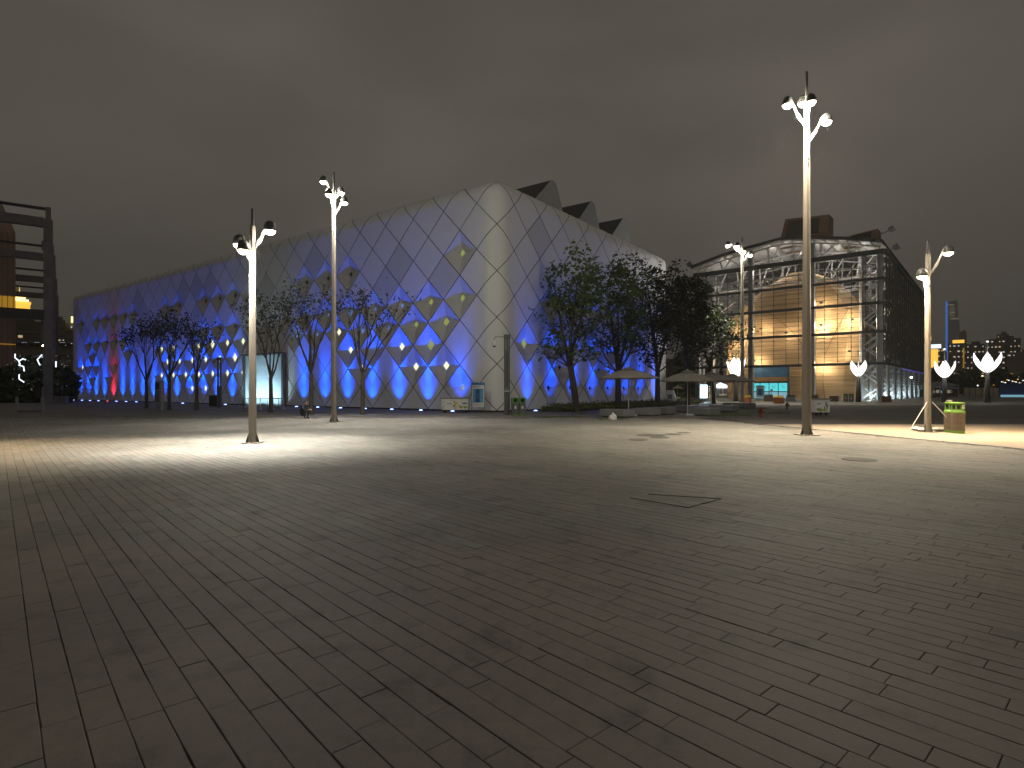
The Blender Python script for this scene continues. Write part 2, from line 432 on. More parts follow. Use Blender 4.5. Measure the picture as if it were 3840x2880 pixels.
covers = [((1920 + 600 / 1.152, 1500 + 152 / 1.152), .5, 'largest dark manhole cover left of the tall lamp'),
          ((1920 + 638 / 1.152, 1500 + 162 / 1.152), .32, 'small manhole cover just in front of the largest one'),
          ((1920 + 545 / 1.152, 1500 + 172 / 1.152), .30, 'manhole cover nearest the camera in the mid plaza cluster'),
          ((1920 + 697 / 1.152, 1500 + 148 / 1.152), .30, 'manhole cover on the right of the mid plaza cluster'),
          ((1920 + 742 / 1.152, 1500 + 141 / 1.152), .25, 'farthest small manhole cover of the mid plaza cluster'),
          ((1920 + 1500 / 1.152, 1500 + 258 / 1.152), .36, 'round manhole cover in front of the lamp with guy stays')]
for (p, r, lb) in covers:
    g = gpt(*p); mb = MB()
    mb.lathe((g.x, g.y, .005), [(r, -.02), (r, .003), (r * .93, .006), (r * .9, .0), (r * .5, .001), (r * .45, .005), (.001, .005)], 24)
    o = mb.build('manhole_cover', M['iron']); tag(o, lb, 'manhole cover', 'manhole covers in the paving')
g0, g1, g2, g3 = gpt(1920 + 590 / 1.152, 1500 + 408 / 1.152), gpt(1920 + 905 / 1.152, 1500 + 428 / 1.152), gpt(1920 + 760 / 1.152, 1500 + 466 / 1.152), gpt(1920 + 510 / 1.152, 1500 + 424 / 1.152)
mb = MB()
for a, b in ((g0, g1 * .52 + g2 * .0 + g1 * .48), (g1, g2), (g2, g3)):
    mb.bar(a + Vector((0, 0, .003)), b + Vector((0, 0, .003)), .012, .012)
tag(mb.build('hatch_frame', M['iron']), 'thin dark frame of a rectangular hatch set into the paving', 'hatch')

# ------------------------------------------------------------------ exhibition hall with diamond panels
K = .93
A0 = Vector((-2.3 * K, 45.6 * K, 0)); B0 = Vector((-.2 * K, 45.9 * K, 0))
dL = Vector((-.803, .596, 0)).normalized(); dR = Vector((.596, .803, 0)).normalized()
nL = Vector((-.596, -.803, 0)).normalized(); nR = Vector((.803, -.596, 0)).normalized()
RC = 1.5 * K; RT = 1.2 * K
CC = A0 - nL * RC
QL = math.pi * RC / 4
HUL, HUR, U2 = 1.795 * K, 1.88 * K, 3.61 * K
HV = 1.83 * K
ZB = 1.6 - 1.6 * K + .0
VST = 17.1 * K; VMAX = VST + RT * 1.57
def UI(I):
    s = -1 if I < 0 else 1; a = abs(I)
    if a <= 2: return s * a * U2 / 2
    return s * (U2 + (a - 2) * (HUL if s < 0 else HUR))
def surf(u, v, dep=0.0):
    if v > VST:
        ang = min((v - VST) / RT, math.pi / 2); ins = RT * (1 - math.cos(ang)); z = VST + RT * math.sin(ang); nz_ = math.sin(ang); nh = math.cos(ang)
    else: ins = 0; z = v; nz_ = 0; nh = 1
    if u < -QL: n = nL; p = A0 + dL * (-u - QL)
    elif u > QL: n = nR; p = CC + nR * RC + dR * (u - QL)
    else:
        a = (u / QL + 1) / 2 * math.pi / 2
        n = (nL * math.cos(a) + nR * math.sin(a)).normalized(); p = CC + n * RC
    p = p - n * ins
    nn = n * nh + Vector((0, 0, nz_))
    q = p + Vector((0, 0, z + ZB)) - nn * dep
    return q
IMIN, IMAX, JMAX = -52, 18, VMAX / HV
hall = thing('exhibition_hall', 'long white hall clad in diamond panels with blue uplighting', 'building', (0, 0, 0))
# windows: (column, row): kind
WL = {}
def wput(lst, kind, size):
    for i, j in lst: WL[(-(i + 2), j)] = (kind, size)
wput([(48,7),(44,7),(42,7),(40,7),(38,7),(36,7),(30,7),(46,5),(44,5),(42,5),(40,5),(38,5),(45,4),(37,4),(46,3),(44,3),(45,2),(41,2),(40,3),(48,1),(46,1),(28,7),(24,7),(22,7),(20,7),(18,7),(24,5),(22,5),(20,5),(12,7),(10,7),(14,5),(12,5),(8,7),(30,1)], 'pane_dark', .20)
wput([(48,3),(31,4),(29,4),(31,2),(29,2),(30,3),(25,4),(21,4),(19,4),(28,3),(26,3),(24,3),(22,3),(27,2),(25,2),(23,2),(21,2),(19,2),(26,1),(24,1)], 'pane_white', .27)
wput([(9,4),(8,3),(7,2),(4,3),(3,2),(1,2)], 'pane_white', .225)
wput([(23,4),(20,3)], 'pane_white', .34)
wput([(10,5),(11,4),(13,4),(6,5),(5,4),(6,3),(4,5)], 'pane_blue', .16)
wput([(8,5),(7,4)], 'pane_blue', .25)
wput([(2,5),(3,4),(0,5),(0,1),(0,7)], 'pane_olive', .19)
wput([(1,4)], 'pane_olive', .24); wput([(2,3)], 'pane_olive', .30)
WL[(-4, 3)] = ('pane_olive', .30)
for i, j in ((2,3),(3,2),(2,1),(4,1),(6,1),(8,1),(10,1),(12,1),(7,2),(6,3),(8,3),(11,2),(4,3),(2,5),(6,5),(4,5),(8,5)): WL[(i + 2, j)] = ('pane_dark', .19)
WL[(2, 3)] = ('pane_olive', .28)
greyset = set()
rg = random.Random(3)
def clip_poly(poly, lo, hi, ax):
    for val, sgn in ((lo, 1), (hi, -1)):
        out = []
        for k in range(len(poly)):
            a, b = poly[k], poly[(k + 1) % len(poly)]
            da, db = (a[ax] - val) * sgn, (b[ax] - val) * sgn
            if da >= 0: out.append(a)
            if da * db < 0:
                t = da / (da - db); out.append((a[0] + (b[0] - a[0]) * t, a[1] + (b[1] - a[1]) * t))
        poly = out
        if len(poly) < 3: return []
    return poly
GAP = .022
DOORI = (-14.6, -11.4)
def emit_panel(I, J):
    """faces of one diamond panel in world space, with a skirt towards the wall"""
    mb = MB(); key = {}
    def vert(i, j, dep=0.0):
        k = (round(i, 4), round(j, 4), round(dep, 4))
        if k not in key:
            # centre panels on fractional columns through UI interpolation
            f = math.floor(i); u = UI(f) + (UI(f + 1) - UI(f)) * (i - f)
            key[k] = len(mb.v); mb.v.append(tuple(surf(u, j * HV, dep)))
        return key[k]
    h = 1 - GAP
    faces = []
    win = WL.get((I, J))
    if win:
        w = win[1]; D = .36
        din = D * (1 - w)
        O = [(I, J - h), (I + h, J), (I, J + h), (I - h, J)]
        Q = [(I, J - w), (I + w * .92, J), (I, J + w), (I - w * .92, J)]
        for k in range(4):
            k2 = (k + 1) % 4
            faces.append([vert(*O[k]), vert(*O[k2]), vert(*Q[k2], din), vert(*Q[k], din)])
            faces.append([vert(*Q[k], din), vert(*Q[k2], din), vert(*Q[k2], din + .12), vert(*Q[k], din + .12)])
        bnd = [(vert(*O[k]), vert(*O[(k + 1) % 4])) for k in range(4)]
        inner = Q, din + .115
    else:
        curved = abs(I) < 2.2 or J > 8.2
        n = 8 if curved else 1
        for a in range(n):
            for b in range(n):
                quad = []
                for (p, q) in ((a, b), (a + 1, b), (a + 1, b + 1), (a, b + 1)):
                    p_ = (p / n * 2 - 1) * h; q_ = (q / n * 2 - 1) * h
                    quad.append((I + (p_ - q_) / 2, J + (p_ + q_) / 2))
                quad = clip_poly(quad, IMIN, IMAX, 0)
                if quad: quad = clip_poly(quad, 0, JMAX, 1)
                if len(quad) >= 3:
                    idx = []
                    for p in quad:
                        q = vert(*p)
                        if q not in idx: idx.append(q)
                    if len(idx) >= 3: faces.append(idx)
        cnt = {}
        for f in faces:
            for k in range(len(f)):
                e = (f[k], f[(k + 1) % len(f)]); cnt[e] = cnt.get(e, 0) + 1
        bnd = [e for e in cnt if (e[1], e[0]) not in cnt]
        inner = None
    if not faces: return None, None
    # skirt
    nface = len(faces)
    inv = {v: k for k, v in key.items()}
    sk = {}
    def low(i):
        if i not in sk:
            a, b, d = inv[i]; sk[i] = vert(a, b, d + .07); inv[sk[i]] = (a, b, d + .07)
        return sk[i]
    for a, b in bnd: faces.append([b, a, low(a), low(b)])
    mb.f = [tuple(f) for f in faces]; mb.m = [0] * nface + [1] * (len(faces) - nface)
    return mb, inner
cells = []
for J in range(0, 12):
    for I in range(IMIN - 1, IMAX + 2):
        if (I + J) % 2 == 1:
            if DOORI[0] < I < DOORI[1] and J <= 3 and False: continue
            f = math.floor(I); p = surf(UI(I), max(0, min(J, JMAX)) * HV)
            cells.append((p.y * p.y / (1 if I < 0 else .9), I, J))
cells.sort()
small = MB(); small_win = []
cnt_p = 0
for _, I, J in cells:
    mb, inner = emit_panel(I, J)
    if mb is None: continue
    grey = (I, J) in WL or (4 <= J <= 8 and abs(I) > 2 and rg.random() < .3)
    pm = M['panel_grey'] if grey else M['panel']
    if cnt_p < 300:
        cnt_p += 1
        c = Vector(mb.v[0]); mb.v = [tuple(Vector(v) - c) for v in mb.v]
        par = mb.build('panel', [pm, M['shell']], hall); par.location = c
    else:
        o_ = len(small.m); small.add(mb.v, mb.f); small.m[o_:] = [2 if (q == 0 and grey) else q for q in mb.m]; par = None; c = Vector((0, 0, 0))
    if inner: small_win.append((par, c, inner, WL[(I, J)]))
smallo = small.build('panels', [M['panel'], M['shell'], M['panel_grey']], hall, kind='stuff')
for par, c, (Q, dep), (kind, size) in small_win:
    par = par or smallo
    mb = MB()
    def sp(i, j, d):
        f = math.floor(i); u = UI(f) + (UI(f + 1) - UI(f)) * (i - f); return surf(u, j * HV, d) - c
    ci, cj = Q[0][0], Q[1][1]
    vs = [sp(*q, dep) for q in Q] + [sp(ci, cj, dep - .05)]
    mb.add(vs, [(0, 1, 4), (1, 2, 4), (2, 3, 4), (3, 0, 4)])
    w = mb.build('window', M[kind], par)
# dark inner shell behind the panel joints, roof deck, plinth
mb = MB()
us = [UI(IMIN) + (UI(IMAX) - UI(IMIN)) * k / 40 for k in range(41)] + [-QL * .99, -QL * .6, -QL * .2, QL * .2, QL * .6, QL * .99, -QL * 3, QL * 3]
us.sort(); vsl = [-.02, VST * .5, VST - .6]
ring = []
for v in vsl: ring.append([surf(u, v, .62) for u in us])
n_ = len(us)
mb.add([p for r in ring for p in r], [(a * n_ + b, a * n_ + b + 1, (a + 1) * n_ + b + 1, (a + 1) * n_ + b) for a in range(len(vsl) - 1) for b in range(n_ - 1)])
PLE, PRE = surf(UI(IMIN), 0, .62), surf(UI(IMAX), 0, .62)
back = PLE + dR * 26
cornerb = PRE + dL * 30
def wallq(a, b, z0, z1): mb.add([(a.x, a.y, z0), (b.x, b.y, z0), (b.x, b.y, z1), (a.x, a.y, z1)], [(0, 1, 2, 3)])
ztop = VST + ZB
e1 = PLE - dR * 0; 
wallq(PLE, back, ZB, ztop); wallq(PRE, cornerb, ZB, ztop)
mb.build('shell', M['shell'], hall)
mb = MB()      # roof deck
pl = [surf(u, VMAX - .02, .05) for u in us]
mb.add([tuple(p) for p in pl] + [(back.x, back.y, pl[0].z), (cornerb.x + 0, cornerb.y, pl[0].z)][::-1], [tuple(range(n_ + 2))])
mb.build('roof', M['roofmetal'], hall)
mb = MB()      # plinth
pz = [surf(u, 0, .10) for u in us]
mb.add([(p.x, p.y, -.02) for p in pz] + [(p.x, p.y, ZB - .012) for p in pz] + [(p.x - 0, p.y, ZB - .012) for p in [surf(u, 0, .7) for u in us]],
       [(b, b + 1, n_ + b + 1, n_ + b) for b in range(n_ - 1)] + [(n_ + b, n_ + b + 1, 2 * n_ + b + 1, 2 * n_ + b) for b in range(n_ - 1)])
mb.build('plinth', M['plinth'], hall)
# gable end strip on the far left edge so the panel edge has a return
mb = MB()
for (I_, nrm) in ((IMIN, 1), (IMAX, -1)):
    a = [surf(UI(I_), v, .0) for v in (0, VST, VST + RT * .5, VST + RT)]; b = [surf(UI(I_), v, 1.2) for v in (0, VST, VST, VST)]
    o_ = len(mb.v)
    mb.add(a + b, [(k, k + 1, 5 + k, 4 + k) for k in range(3)])
mb.build('end_wall', M['panel'], hall)
# roof monitors (saw-tooth skylights behind the short side's edge)
def onright(px, inset):
    P = CC + nR * (RC - inset)
    t = (px - CX) / F
    s = (P.x - t * P.y) / (t * dR.y - dR.x)
    return P + dR * s
for k, (xl, xp1, xp2, xr, yp) in enumerate([(1992, 2066, 2088, 2119, 676), (2161, 2214, 2232, 2255, 755), (2287, 2336, 2351, 2369, 818)]):
    ins = 1.6
    zb = VST + RT + ZB - .4
    L_, P1, P2, R_ = [onright(x, ins) for x in (xl, xp1, xp2, xr)]
    zp = zat(yp, P1.y)
    bk = dL * 16
    prof = [L_ + Vector((0, 0, zb + .35)), P1 + Vector((0, 0, zp)), (P1 + P2) / 2 + Vector((0, 0, zp + .10)), P2 + Vector((0, 0, zp - .15)), R_ + Vector((0, 0, zb))]
    rm = MB()
    m5 = len(prof)
    rm.add(prof + [p + bk for p in prof], [tuple(range(m5)), tuple(range(m5, 2 * m5))[::-1]], 0)
    rm.add(prof + [p + bk for p in prof], [(1, 0, m5, m5 + 1)], 1)
    rm.add(prof + [p + bk for p in prof], [(k2 + 1, k2, m5 + k2, m5 + k2 + 1) for k2 in range(1, m5 - 1)], 0)
    rm.build('roof_monitor', [M['roofmetal'], M['roofdark']], hall)
# lit entrance: ribbed shutter box set against the left facade, lit by spots added on the ground in front
def onleft(px, out=0.0):
    P = A0 + nL * out; t = (px - CX) / F
    s = (P.x - t * P.y) / (t * dL.y - dL.x)
    return P + dL * s
ent = bpy.data.objects.new('entrance', None); col.objects.link(ent); ent.parent = hall
a_, b_ = onleft(921, .35), onleft(1056, .35)
ztop_e = zat(1330, (a_.y + b_.y) / 2)
L_e = (a_ - b_).length
ang_e = math.atan2((a_ - b_).y, (a_ - b_).x)
nr = 15
for k in range(nr):
    c = b_ + (a_ - b_) * ((k + .5) / nr)
    mb = MB(); w_ = L_e / nr
    mb.box((0, 0, 0), (w_ - .02, .05, ztop_e - .25))
    o = mb.build('shutter_slat', M['shutter'], ent); o.location = (c.x, c.y, (ztop_e + .25) / 2 - .05); o.rotation_euler = (0, 0, ang_e)
mb = MB()
mb.box(((a_ + b_) / 2 - nL * .12 + Vector((0, 0, ztop_e / 2))), (L_e + .1, .16, ztop_e), ang_e)
mb.build('backing', M['mgrey'], ent)
mb = MB()
c = b_ - dL * .16 - nL * .1
mb.box((c.x, c.y, ztop_e / 2), (.3, .34, ztop_e + .06), ang_e)
c = a_ + dL * .1
mb.box((c.x, c.y, ztop_e / 2), (.14, .5, ztop_e + .06), ang_e)
c = (a_ + b_) / 2 + nL * .08
mb.box((c.x, c.y, ztop_e + .07), (L_e + .7, .55, .14), ang_e)
mb.build('door_frame', M['dgrey'], ent)
for k in range(4):
    c = b_ + (a_ - b_) * ((k + .5) / 4) + nL * 1.7
    light('SPOT', 'entrance_fill', (c.x, c.y, .1), 520, (.55, .85, 1), ent, .1, aim=(-nL.x * .9, -nL.y * .9, 1), angle=110, blend=1)  # added spots without fixtures, brightening the shutter
# uplights sunk in the ground along both sides
BLUE = (.0, .08, 1.0); REDC = (1.0, .02, .10)
def uplight(p, n, c, lens, wide, narrow, lb):
    up = thing('ground_uplight', lb, 'uplight', (p.x, p.y, 0), 0, 'ground uplights along the hall')
    mb = MB(); mb.lathe((0, 0, 0), [(.17, -.02), (.17, .025), (.12, .03)], 14)
    mb.build('ring', M['iron'], up)
    mb = MB(); mb.lathe((0, 0, .028), [(.15, 0), (.12, .035), (.001, .06)], 14); mb.build('lens', lens, up)
    light('SPOT', 'wide_beam', (0, 0, .10), wide, c, up, .05, aim=(-n.x * .28, -n.y * .28, 1), angle=66, blend=1)
    light('SPOT', 'narrow_beam', (0, 0, .11), narrow, c, up, .05, aim=(-n.x * .12, -n.y * .12, 1), angle=32, blend=1)
ORD = 'first second third fourth fifth sixth seventh eighth ninth tenth eleventh twelfth thirteenth fourteenth fifteenth sixteenth seventeenth eighteenth nineteenth twentieth twenty-first twenty-second twenty-third twenty-fourth twenty-fifth'.split()
for i in range(0, 50, 2):
    if i in (14, 16, 18): continue
    u = UI(-(i + 2)); p = surf(u, 0, -.80)
    red = (i == 40)
    uplight(p, nL, REDC if red else BLUE, M['uplens_red'] if red else M['uplens'], E_UPW * (.55 if red else 1), E_UPN * (.12 if red else 1) * (.5 if i == 0 else 1),
            'red ground uplight among the blue ones on the hall front' if red else ('ground uplight beside the drinks cart at the hall corner' if i == 0 else 'small blue ground uplight under the %s diamond column from the hall corner' % ORD[i // 2]))
for i in range(0, 15, 2):
    u = UI(i + 2); p = surf(u, 0, -.80)
    uplight(p, nR, BLUE, M['uplens'], E_UPW * .6, E_UPN * .6, 'blue uplight in the hedge under the %s diamond column of the short side' % ORD[i // 2])

# ------------------------------------------------------------------ street lamps
def head(par, x, y, z, r, warm, arm_from, pole_r, s=1.0):
    """one luminaire: dark dome hood, glowing lens, pale curved arm from the pole"""
    hd = bpy.data.objects.new('lamp_head', None); col.objects.link(hd); hd.parent = par; hd.location = (x, y, z)
    mb = MB(); mb.lathe((0, 0, 0), [(r * .92, .02), (r, .0), (r * 1.02, .06 * s), (r * .96, .15 * s), (r * .75, .25 * s), (r * .4, .31 * s), (.001, .325 * s)], 18)
    mb.build('hood', M['hood'], hd, True)
    mb = MB(); mb.lathe((0, 0, .03), [(r * .9, .0), (r * .86, -.05 * s), (r * .62, -.10 * s), (r * .3, -.125 * s), (.001, -.13 * s)], 16); mb.build('lens', M['bulb_warm' if warm > 1 else 'bulb'], hd, True)
    d = Vector((x, y, 0)); dn = d.normalized() if d.length > .01 else Vector((0, -1, 0))
    zf = arm_from
    mb = MB()
    pts = [dn * (pole_r * .8) + Vector((0, 0, zf)), dn * (d.length * .45 + .02) + Vector((0, 0, zf + (z - zf) * .55)), dn * (d.length * .8) + Vector((0, 0, z + .20 * s)), d + Vector((0, 0, z + .22 * s))]
    for a, b, w1 in zip(pts, pts[1:], (.10, .06, .035)): mb.bar(a, b, .03 * s, w1 * s)
    mb.build('arm', M['armwhite'], par)
def street_lamp(base, ztop, zpole, r0, r1, heads, lb, warm, s=1.0, extra=None, pool=1.0, glow=1.0):
    t = thing('street_lamp', lb, 'street lamp', base, 0, 'street lamps on the square')
    mb = MB(); mb.tube([(0, 0, .03), (0, 0, zpole * .2), (0, 0, zpole)], [r0, r0 * .97, r1], 8, ph=R(22.5)); mb.build('pole', M['pole'], t)
    mb = MB(); mb.tube([(0, 0, zpole), (0, 0, ztop - .1)], [r1 * .62, r1 * .5], 8); mb.build('mast', M['mast'], t)
    mb = MB(); mb.box((0, 0, .015), (r0 * 4.0, r0 * 4.0, .03)); mb.build('base_plate', M['pole'], t)
    for k in range(4):
        a = k * math.pi / 2 + .3
        d = Vector((math.cos(a), math.sin(a), 0)); q = Vector((-d.y, d.x, 0)) * .012
        mb = MB()
        tri = [d * r0 * .8 + Vector((0, 0, .03)), d * r0 * 1.75 + Vector((0, 0, .03)), d * r0 * 1.55 + Vector((0, 0, .1)), d * r0 * .85 + Vector((0, 0, .36 * s))]
        mb.add([p - q for p in tri] + [p + q for p in tri], [(0, 1, 2, 3), (7, 6, 5, 4), (0, 4, 5, 1), (1, 5, 6, 2), (2, 6, 7, 3), (3, 7, 4, 0)])
        mb.build('gusset', M['mast'], t)
    mb = MB(); mb.box((0, -r0 * .86, zpole * .82), (.05 * s, .02, .09 * s)); mb.build('door_plate', M['black'], t)
    col_ = (1, .94, .84) if warm == 0 else ((1, .85, .64) if warm == 1 else (1, .72, .42))
    for (x, y, z, az) in heads:
        head(t, x, y, z, .18 * s, warm, az, r1, s)
        light('SPOT', 'pool_light', (x, y, z - .05 - .15 * s), E_POOL * pool, col_, t, .12, aim=(x * .25, y * .25, -1), angle=96, blend=.9)
        light('POINT', 'glow_light', (x, y, z - .04 - .15 * s), E_GLOW * glow, (1, .5 + col_[1] / 2 + .01, .45 + col_[2] / 2), t, .12)
    if extra: extra(t)
    return t
street_lamp(gpt(947, 1662), 7.17, 6.55, .112, .082, [(-.40, .0, 5.97, 5.75), (.50, .05, 6.40, 5.9), (-.08, -.42, 5.70, 5.5)], 'short three-headed street lamp on its own bright pool at left', 0, pool=1.0, glow=.38)
street_lamp(gpt(1252, 1583), 12.6, 11.6, .130, .085, [(-.52, 0, 12.0, 11.3), (.22, .45, 11.6, 11.1), (.52, 0, 10.95, 10.4), (-.1, -.45, 11.2, 10.7)], 'tall street lamp in front of the bare trees and blue facade', 0, pool=.75, glow=1.05)
street_lamp(gpt(3025, 1632), 13.0, 11.9, .160, .09, [(-.68, 0, 11.7, 11.0), (.12, .5, 12.0, 11.2), (-.12, -.5, 11.55, 11.0), (.70, 0, 11.1, 10.45)], 'tallest street lamp with four heads in front of the steel pavilion', 1, pool=1.35, glow=2.5)
def stays(t):
    for sx_ in (-1, 1):
        mb = MB(); mb.tube([(sx_ * .1, -.1, 1.15), (sx_ * .95, -.35, .05)], .014, 6); mb.build('stay', M['steel_light'], t)
street_lamp(gpt(3479, 1621), 7.40, 6.75, .115, .082, [(-.30, -.12, 5.88, 5.3), (.78, 0, 6.80, 6.0)], 'short two-headed street lamp with guy stays and sandbags at right', 2, extra=stays, pool=.95, glow=.6)
b4 = gpt(2783, 1512.5)
street_lamp(b4, zat(888, b4.y), zat(930, b4.y), .24, .15, [(-1.7, 0, zat(921, b4.y), zat(950, b4.y)), (-.75, -.3, zat(927, b4.y), zat(955, b4.y)), (.3, .4, zat(942, b4.y), zat(965, b4.y)), (.95, 0, zat(957, b4.y), zat(985, b4.y))], 'distant tall street lamp between the trees and the pavilion front', 0, s=1.7, pool=1.6, glow=1.5)
# lamps standing just outside the picture
street_lamp(Vector((-14.3, 14.6, 0)), 7.2, 6.55, .155, .105, [(-.4, 0, 5.97, 5.75), (.5, .05, 6.4, 5.9)], 'street lamp standing just past the left edge of the view', 2, pool=.55, glow=.2)
street_lamp(Vector((18.9, 18.6, 0)), 7.2, 6.55, .155, .105, [(-.4, 0, 5.97, 5.75), (.5, .05, 6.4, 5.9)], 'street lamp standing just past the right edge of the view', 2, pool=.7, glow=.25)
gs = gpt(3479, 1618)
for k, (dx, dy, rz) in enumerate([(-.30, -.22, .2), (.36, -.12, -.3), (-.2, .35, 1.2)]):
    mb = MB(); rb = random.Random(k)
    o_ = [];
    for a in range(7):
        for b in range(10):
            th = math.pi * a / 6; ph = 2 * math.pi * b / 10
            o_.append((.27 * math.sin(th) * math.cos(ph) + 0, .16 * math.sin(th) * math.sin(ph), .085 + .085 * math.cos(th) + rb.uniform(-.008, .008)))
    mb.add(o_, [(a * 10 + b, a * 10 + (b + 1) % 10, (a + 1) * 10 + (b + 1) % 10, (a + 1) * 10 + b) for a in range(6) for b in range(10)])
    o = mb.build('sandbag', M['dirtwhite'], None, True); o.location = (gs.x + dx, gs.y + dy, .002); o.rotation_euler = (0, 0, rz)
    tag(o, ('white sandbag left of the short lamp with guy stays', 'white sandbag right of the short lamp with guy stays', 'white sandbag behind the short lamp with guy stays')[k], 'sandbag', 'sandbags round the lamp base')

# ------------------------------------------------------------------ trees
def tree(name, base, H, W, fork, nl, leafsz, lb, mleaf, group, seed, tr=.13, lean=0.0, dense=False, low=.30):
    t = thing(name, lb, 'tree', base, 0, group)
    rr = random.Random(seed)
    mb = MB(); tips = []
    top = Vector((lean, 0, fork))
    mb.tube([(0, 0, -.05), (0, 0, .12), (lean * .4, rr.uniform(-.04, .04), fork * .5), top], [tr * 1.35, tr * 1.08, tr * .95, tr * .86], 9)
    def branch(p, d, L, r, lv):
        n = 3; pts = [p]; q = p; dd = d.copy()
        for k in range(n):
            dd = (dd + Vector((rr.uniform(-.16, .16), rr.uniform(-.16, .16), rr.uniform(-.02, .16)))).normalized()
            q = q + dd * (L / n); pts.append(q)
        mb.tube(pts, [r, r * .8, r * .62, r * .45], 6 if lv < 2 else 4, caps=False)
        if lv >= 2: tips.append((pts[1], .6)); tips.append((pts[2], .8))
        if lv >= 3:
            tips.append((q, 1)); return
        for k in range(rr.choice((2, 3)) if lv else 3):
            sp_ = .55 if lv else .5
            nd = (dd + Vector((rr.uniform(-sp_, sp_), rr.uniform(-sp_, sp_), rr.uniform(-.1, .35)))).normalized()
            s0 = pts[rr.choice((2, 3, 3))]
            branch(s0, nd, L * rr.uniform(.58, .8), r * .5, lv + 1)
    if dense:
        for q in range(3):
            a = 2 * math.pi * (q + rr.uniform(-.3, .3)) / 3
            tilt = rr.uniform(.14, .34)
            dd = Vector((math.cos(a) * tilt, math.sin(a) * tilt, 1)).normalized()
            p = top.copy(); n = 7; hh = (H - fork) * rr.uniform(.74, .92); pts = [p - Vector((0, 0, .3))]
            for k in range(n):
                dd = (dd + Vector((rr.uniform(-.09, .09), rr.uniform(-.09, .09), .05))).normalized(); p = p + dd * hh / n; pts.append(p)
            rad = [tr * .62 * (1 - .13 * k) for k in range(len(pts))]
            mb.tube(pts, rad, 7, caps=False)
            for k in range(0, len(pts)):
                f = k / (len(pts) - 1)
                for _ in range(2 if k < len(pts) - 1 else 3):
                    b = rr.uniform(0, 2 * math.pi); out = rr.uniform(.55, 1.1)
                    L = W * .62 * (1.05 - .55 * f) * rr.uniform(.45, 1.1)
                    branch(pts[k], Vector((math.cos(b) * out, math.sin(b) * out, rr.uniform(.35, .9))).normalized(), L * .62, rad[k] * .42, 1)
    nb = 0 if dense else 5
    for k in range(nb):
        a = 2 * math.pi * (k + rr.uniform(-.25, .25)) / nb
        sp_ = rr.uniform(.42, .62) * W / (H - fork)
        branch(top + Vector((0, 0, rr.uniform(-.25, .05))), Vector((math.cos(a) * sp_, math.sin(a) * sp_, 1)).normalized(), (H - fork) * .40, tr * .55, 0)
    zt = max(p.z for p, _ in tips)
    sc_ = (H - fork) / (zt - fork)
    def fix(v):
        v = Vector(v)
        return v if v.z <= fork else Vector((v.x, v.y, fork + (v.z - fork) * sc_))
    mb.v = [tuple(fix(v)) for v in mb.v]
    tips = [(fix(p), w) for p, w in tips]
    mb.build('trunk', M['bark'], t, True)
    lf = MB(); per = max(1, nl // max(1, len(tips)))
    for p, w in tips:
        k_ = int(per * w * rr.uniform(.3, 1.7) + .5)
        for _ in range(k_):
            s_ = .34 if dense else .24
            c = p + Vector((rr.gauss(0, s_), rr.gauss(0, s_), rr.gauss(0, s_ * .75)))
            a = leafsz * rr.uniform(.6, 1.25)
            n1 = Vector((rr.gauss(0, 1), rr.gauss(0, 1), rr.gauss(0, .7))).normalized()
            n2 = n1.cross(Vector((rr.gauss(0, 1), rr.gauss(0, 1), rr.gauss(0, 1)))).normalized()
            u = n1 * a; v = n2 * a * .55
            lf.add([c - u, c + v - u * .1, c + u, c - v - u * .1], [(0, 1, 2, 3)])
    lf.build('crown', mleaf, t)
    return t
BARE = [(549, 1531, 8.2, 3.6, 'leftmost small leafy tree before the blue end of the hall', 420),
        (635, 1536.5, 8.3, 3.6, 'small tree directly behind the grey kiosk, second from left', 460),
        (737, 1537.5, 7.4, 3.4, 'sparse small tree left of the camera post, thin crown', 300),
        (1015, 1548, 8.5, 4.2, 'small forked tree in front of the pale lit shutter', 420),
        (1167, 1556, 8.8, 4.4, 'small spreading tree behind the squatting person', 330),
        (1360, 1556, 8.5, 3.9, 'sparse small tree right of the tall lamp, lit trunk', 190)]
for k, (x, y, H, W, lb, nl) in enumerate(BARE):
    b = gpt(x, y)
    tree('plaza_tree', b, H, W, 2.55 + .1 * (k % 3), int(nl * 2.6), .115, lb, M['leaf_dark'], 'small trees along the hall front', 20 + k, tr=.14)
    if k in (3, 4, 5):
        mb = MB(); mb.lathe((b.x, b.y, 0), [(.95, -.01), (.95, .025), (.9, .03), (.2, .03)], 20)
        tag(mb.build('tree_grate', M['granite']), ('round stone pit edge at the foot of the tree by the shutter', 'round stone pit edge at the foot of the spreading tree', 'round stone pit edge at the foot of the sparse lit tree')[k - 3], 'tree grate', 'stone pit edges round trees')
DENSE = [(2162, 1543, 955, 4.9, 3.6, 'full green tree with curved trunk nearest the hall corner', .5, 3000, 'leaf'),
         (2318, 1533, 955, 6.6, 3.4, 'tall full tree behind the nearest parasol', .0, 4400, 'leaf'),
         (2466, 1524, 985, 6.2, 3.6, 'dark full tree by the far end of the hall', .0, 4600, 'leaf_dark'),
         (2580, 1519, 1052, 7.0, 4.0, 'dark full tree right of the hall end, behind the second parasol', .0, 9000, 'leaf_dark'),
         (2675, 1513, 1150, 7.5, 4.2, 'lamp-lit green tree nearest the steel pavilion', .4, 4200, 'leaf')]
for k, (x, y, yt, W, fk, lb, lean, nl, ml) in enumerate(DENSE):
    b = gpt(x, y)
    tree('leafy_tree', b, zat(yt, b.y), W, fk, nl, .19, lb, M[ml], 'leafy trees along the short side of the hall', 60 + k, tr=.26, lean=-lean, dense=True)

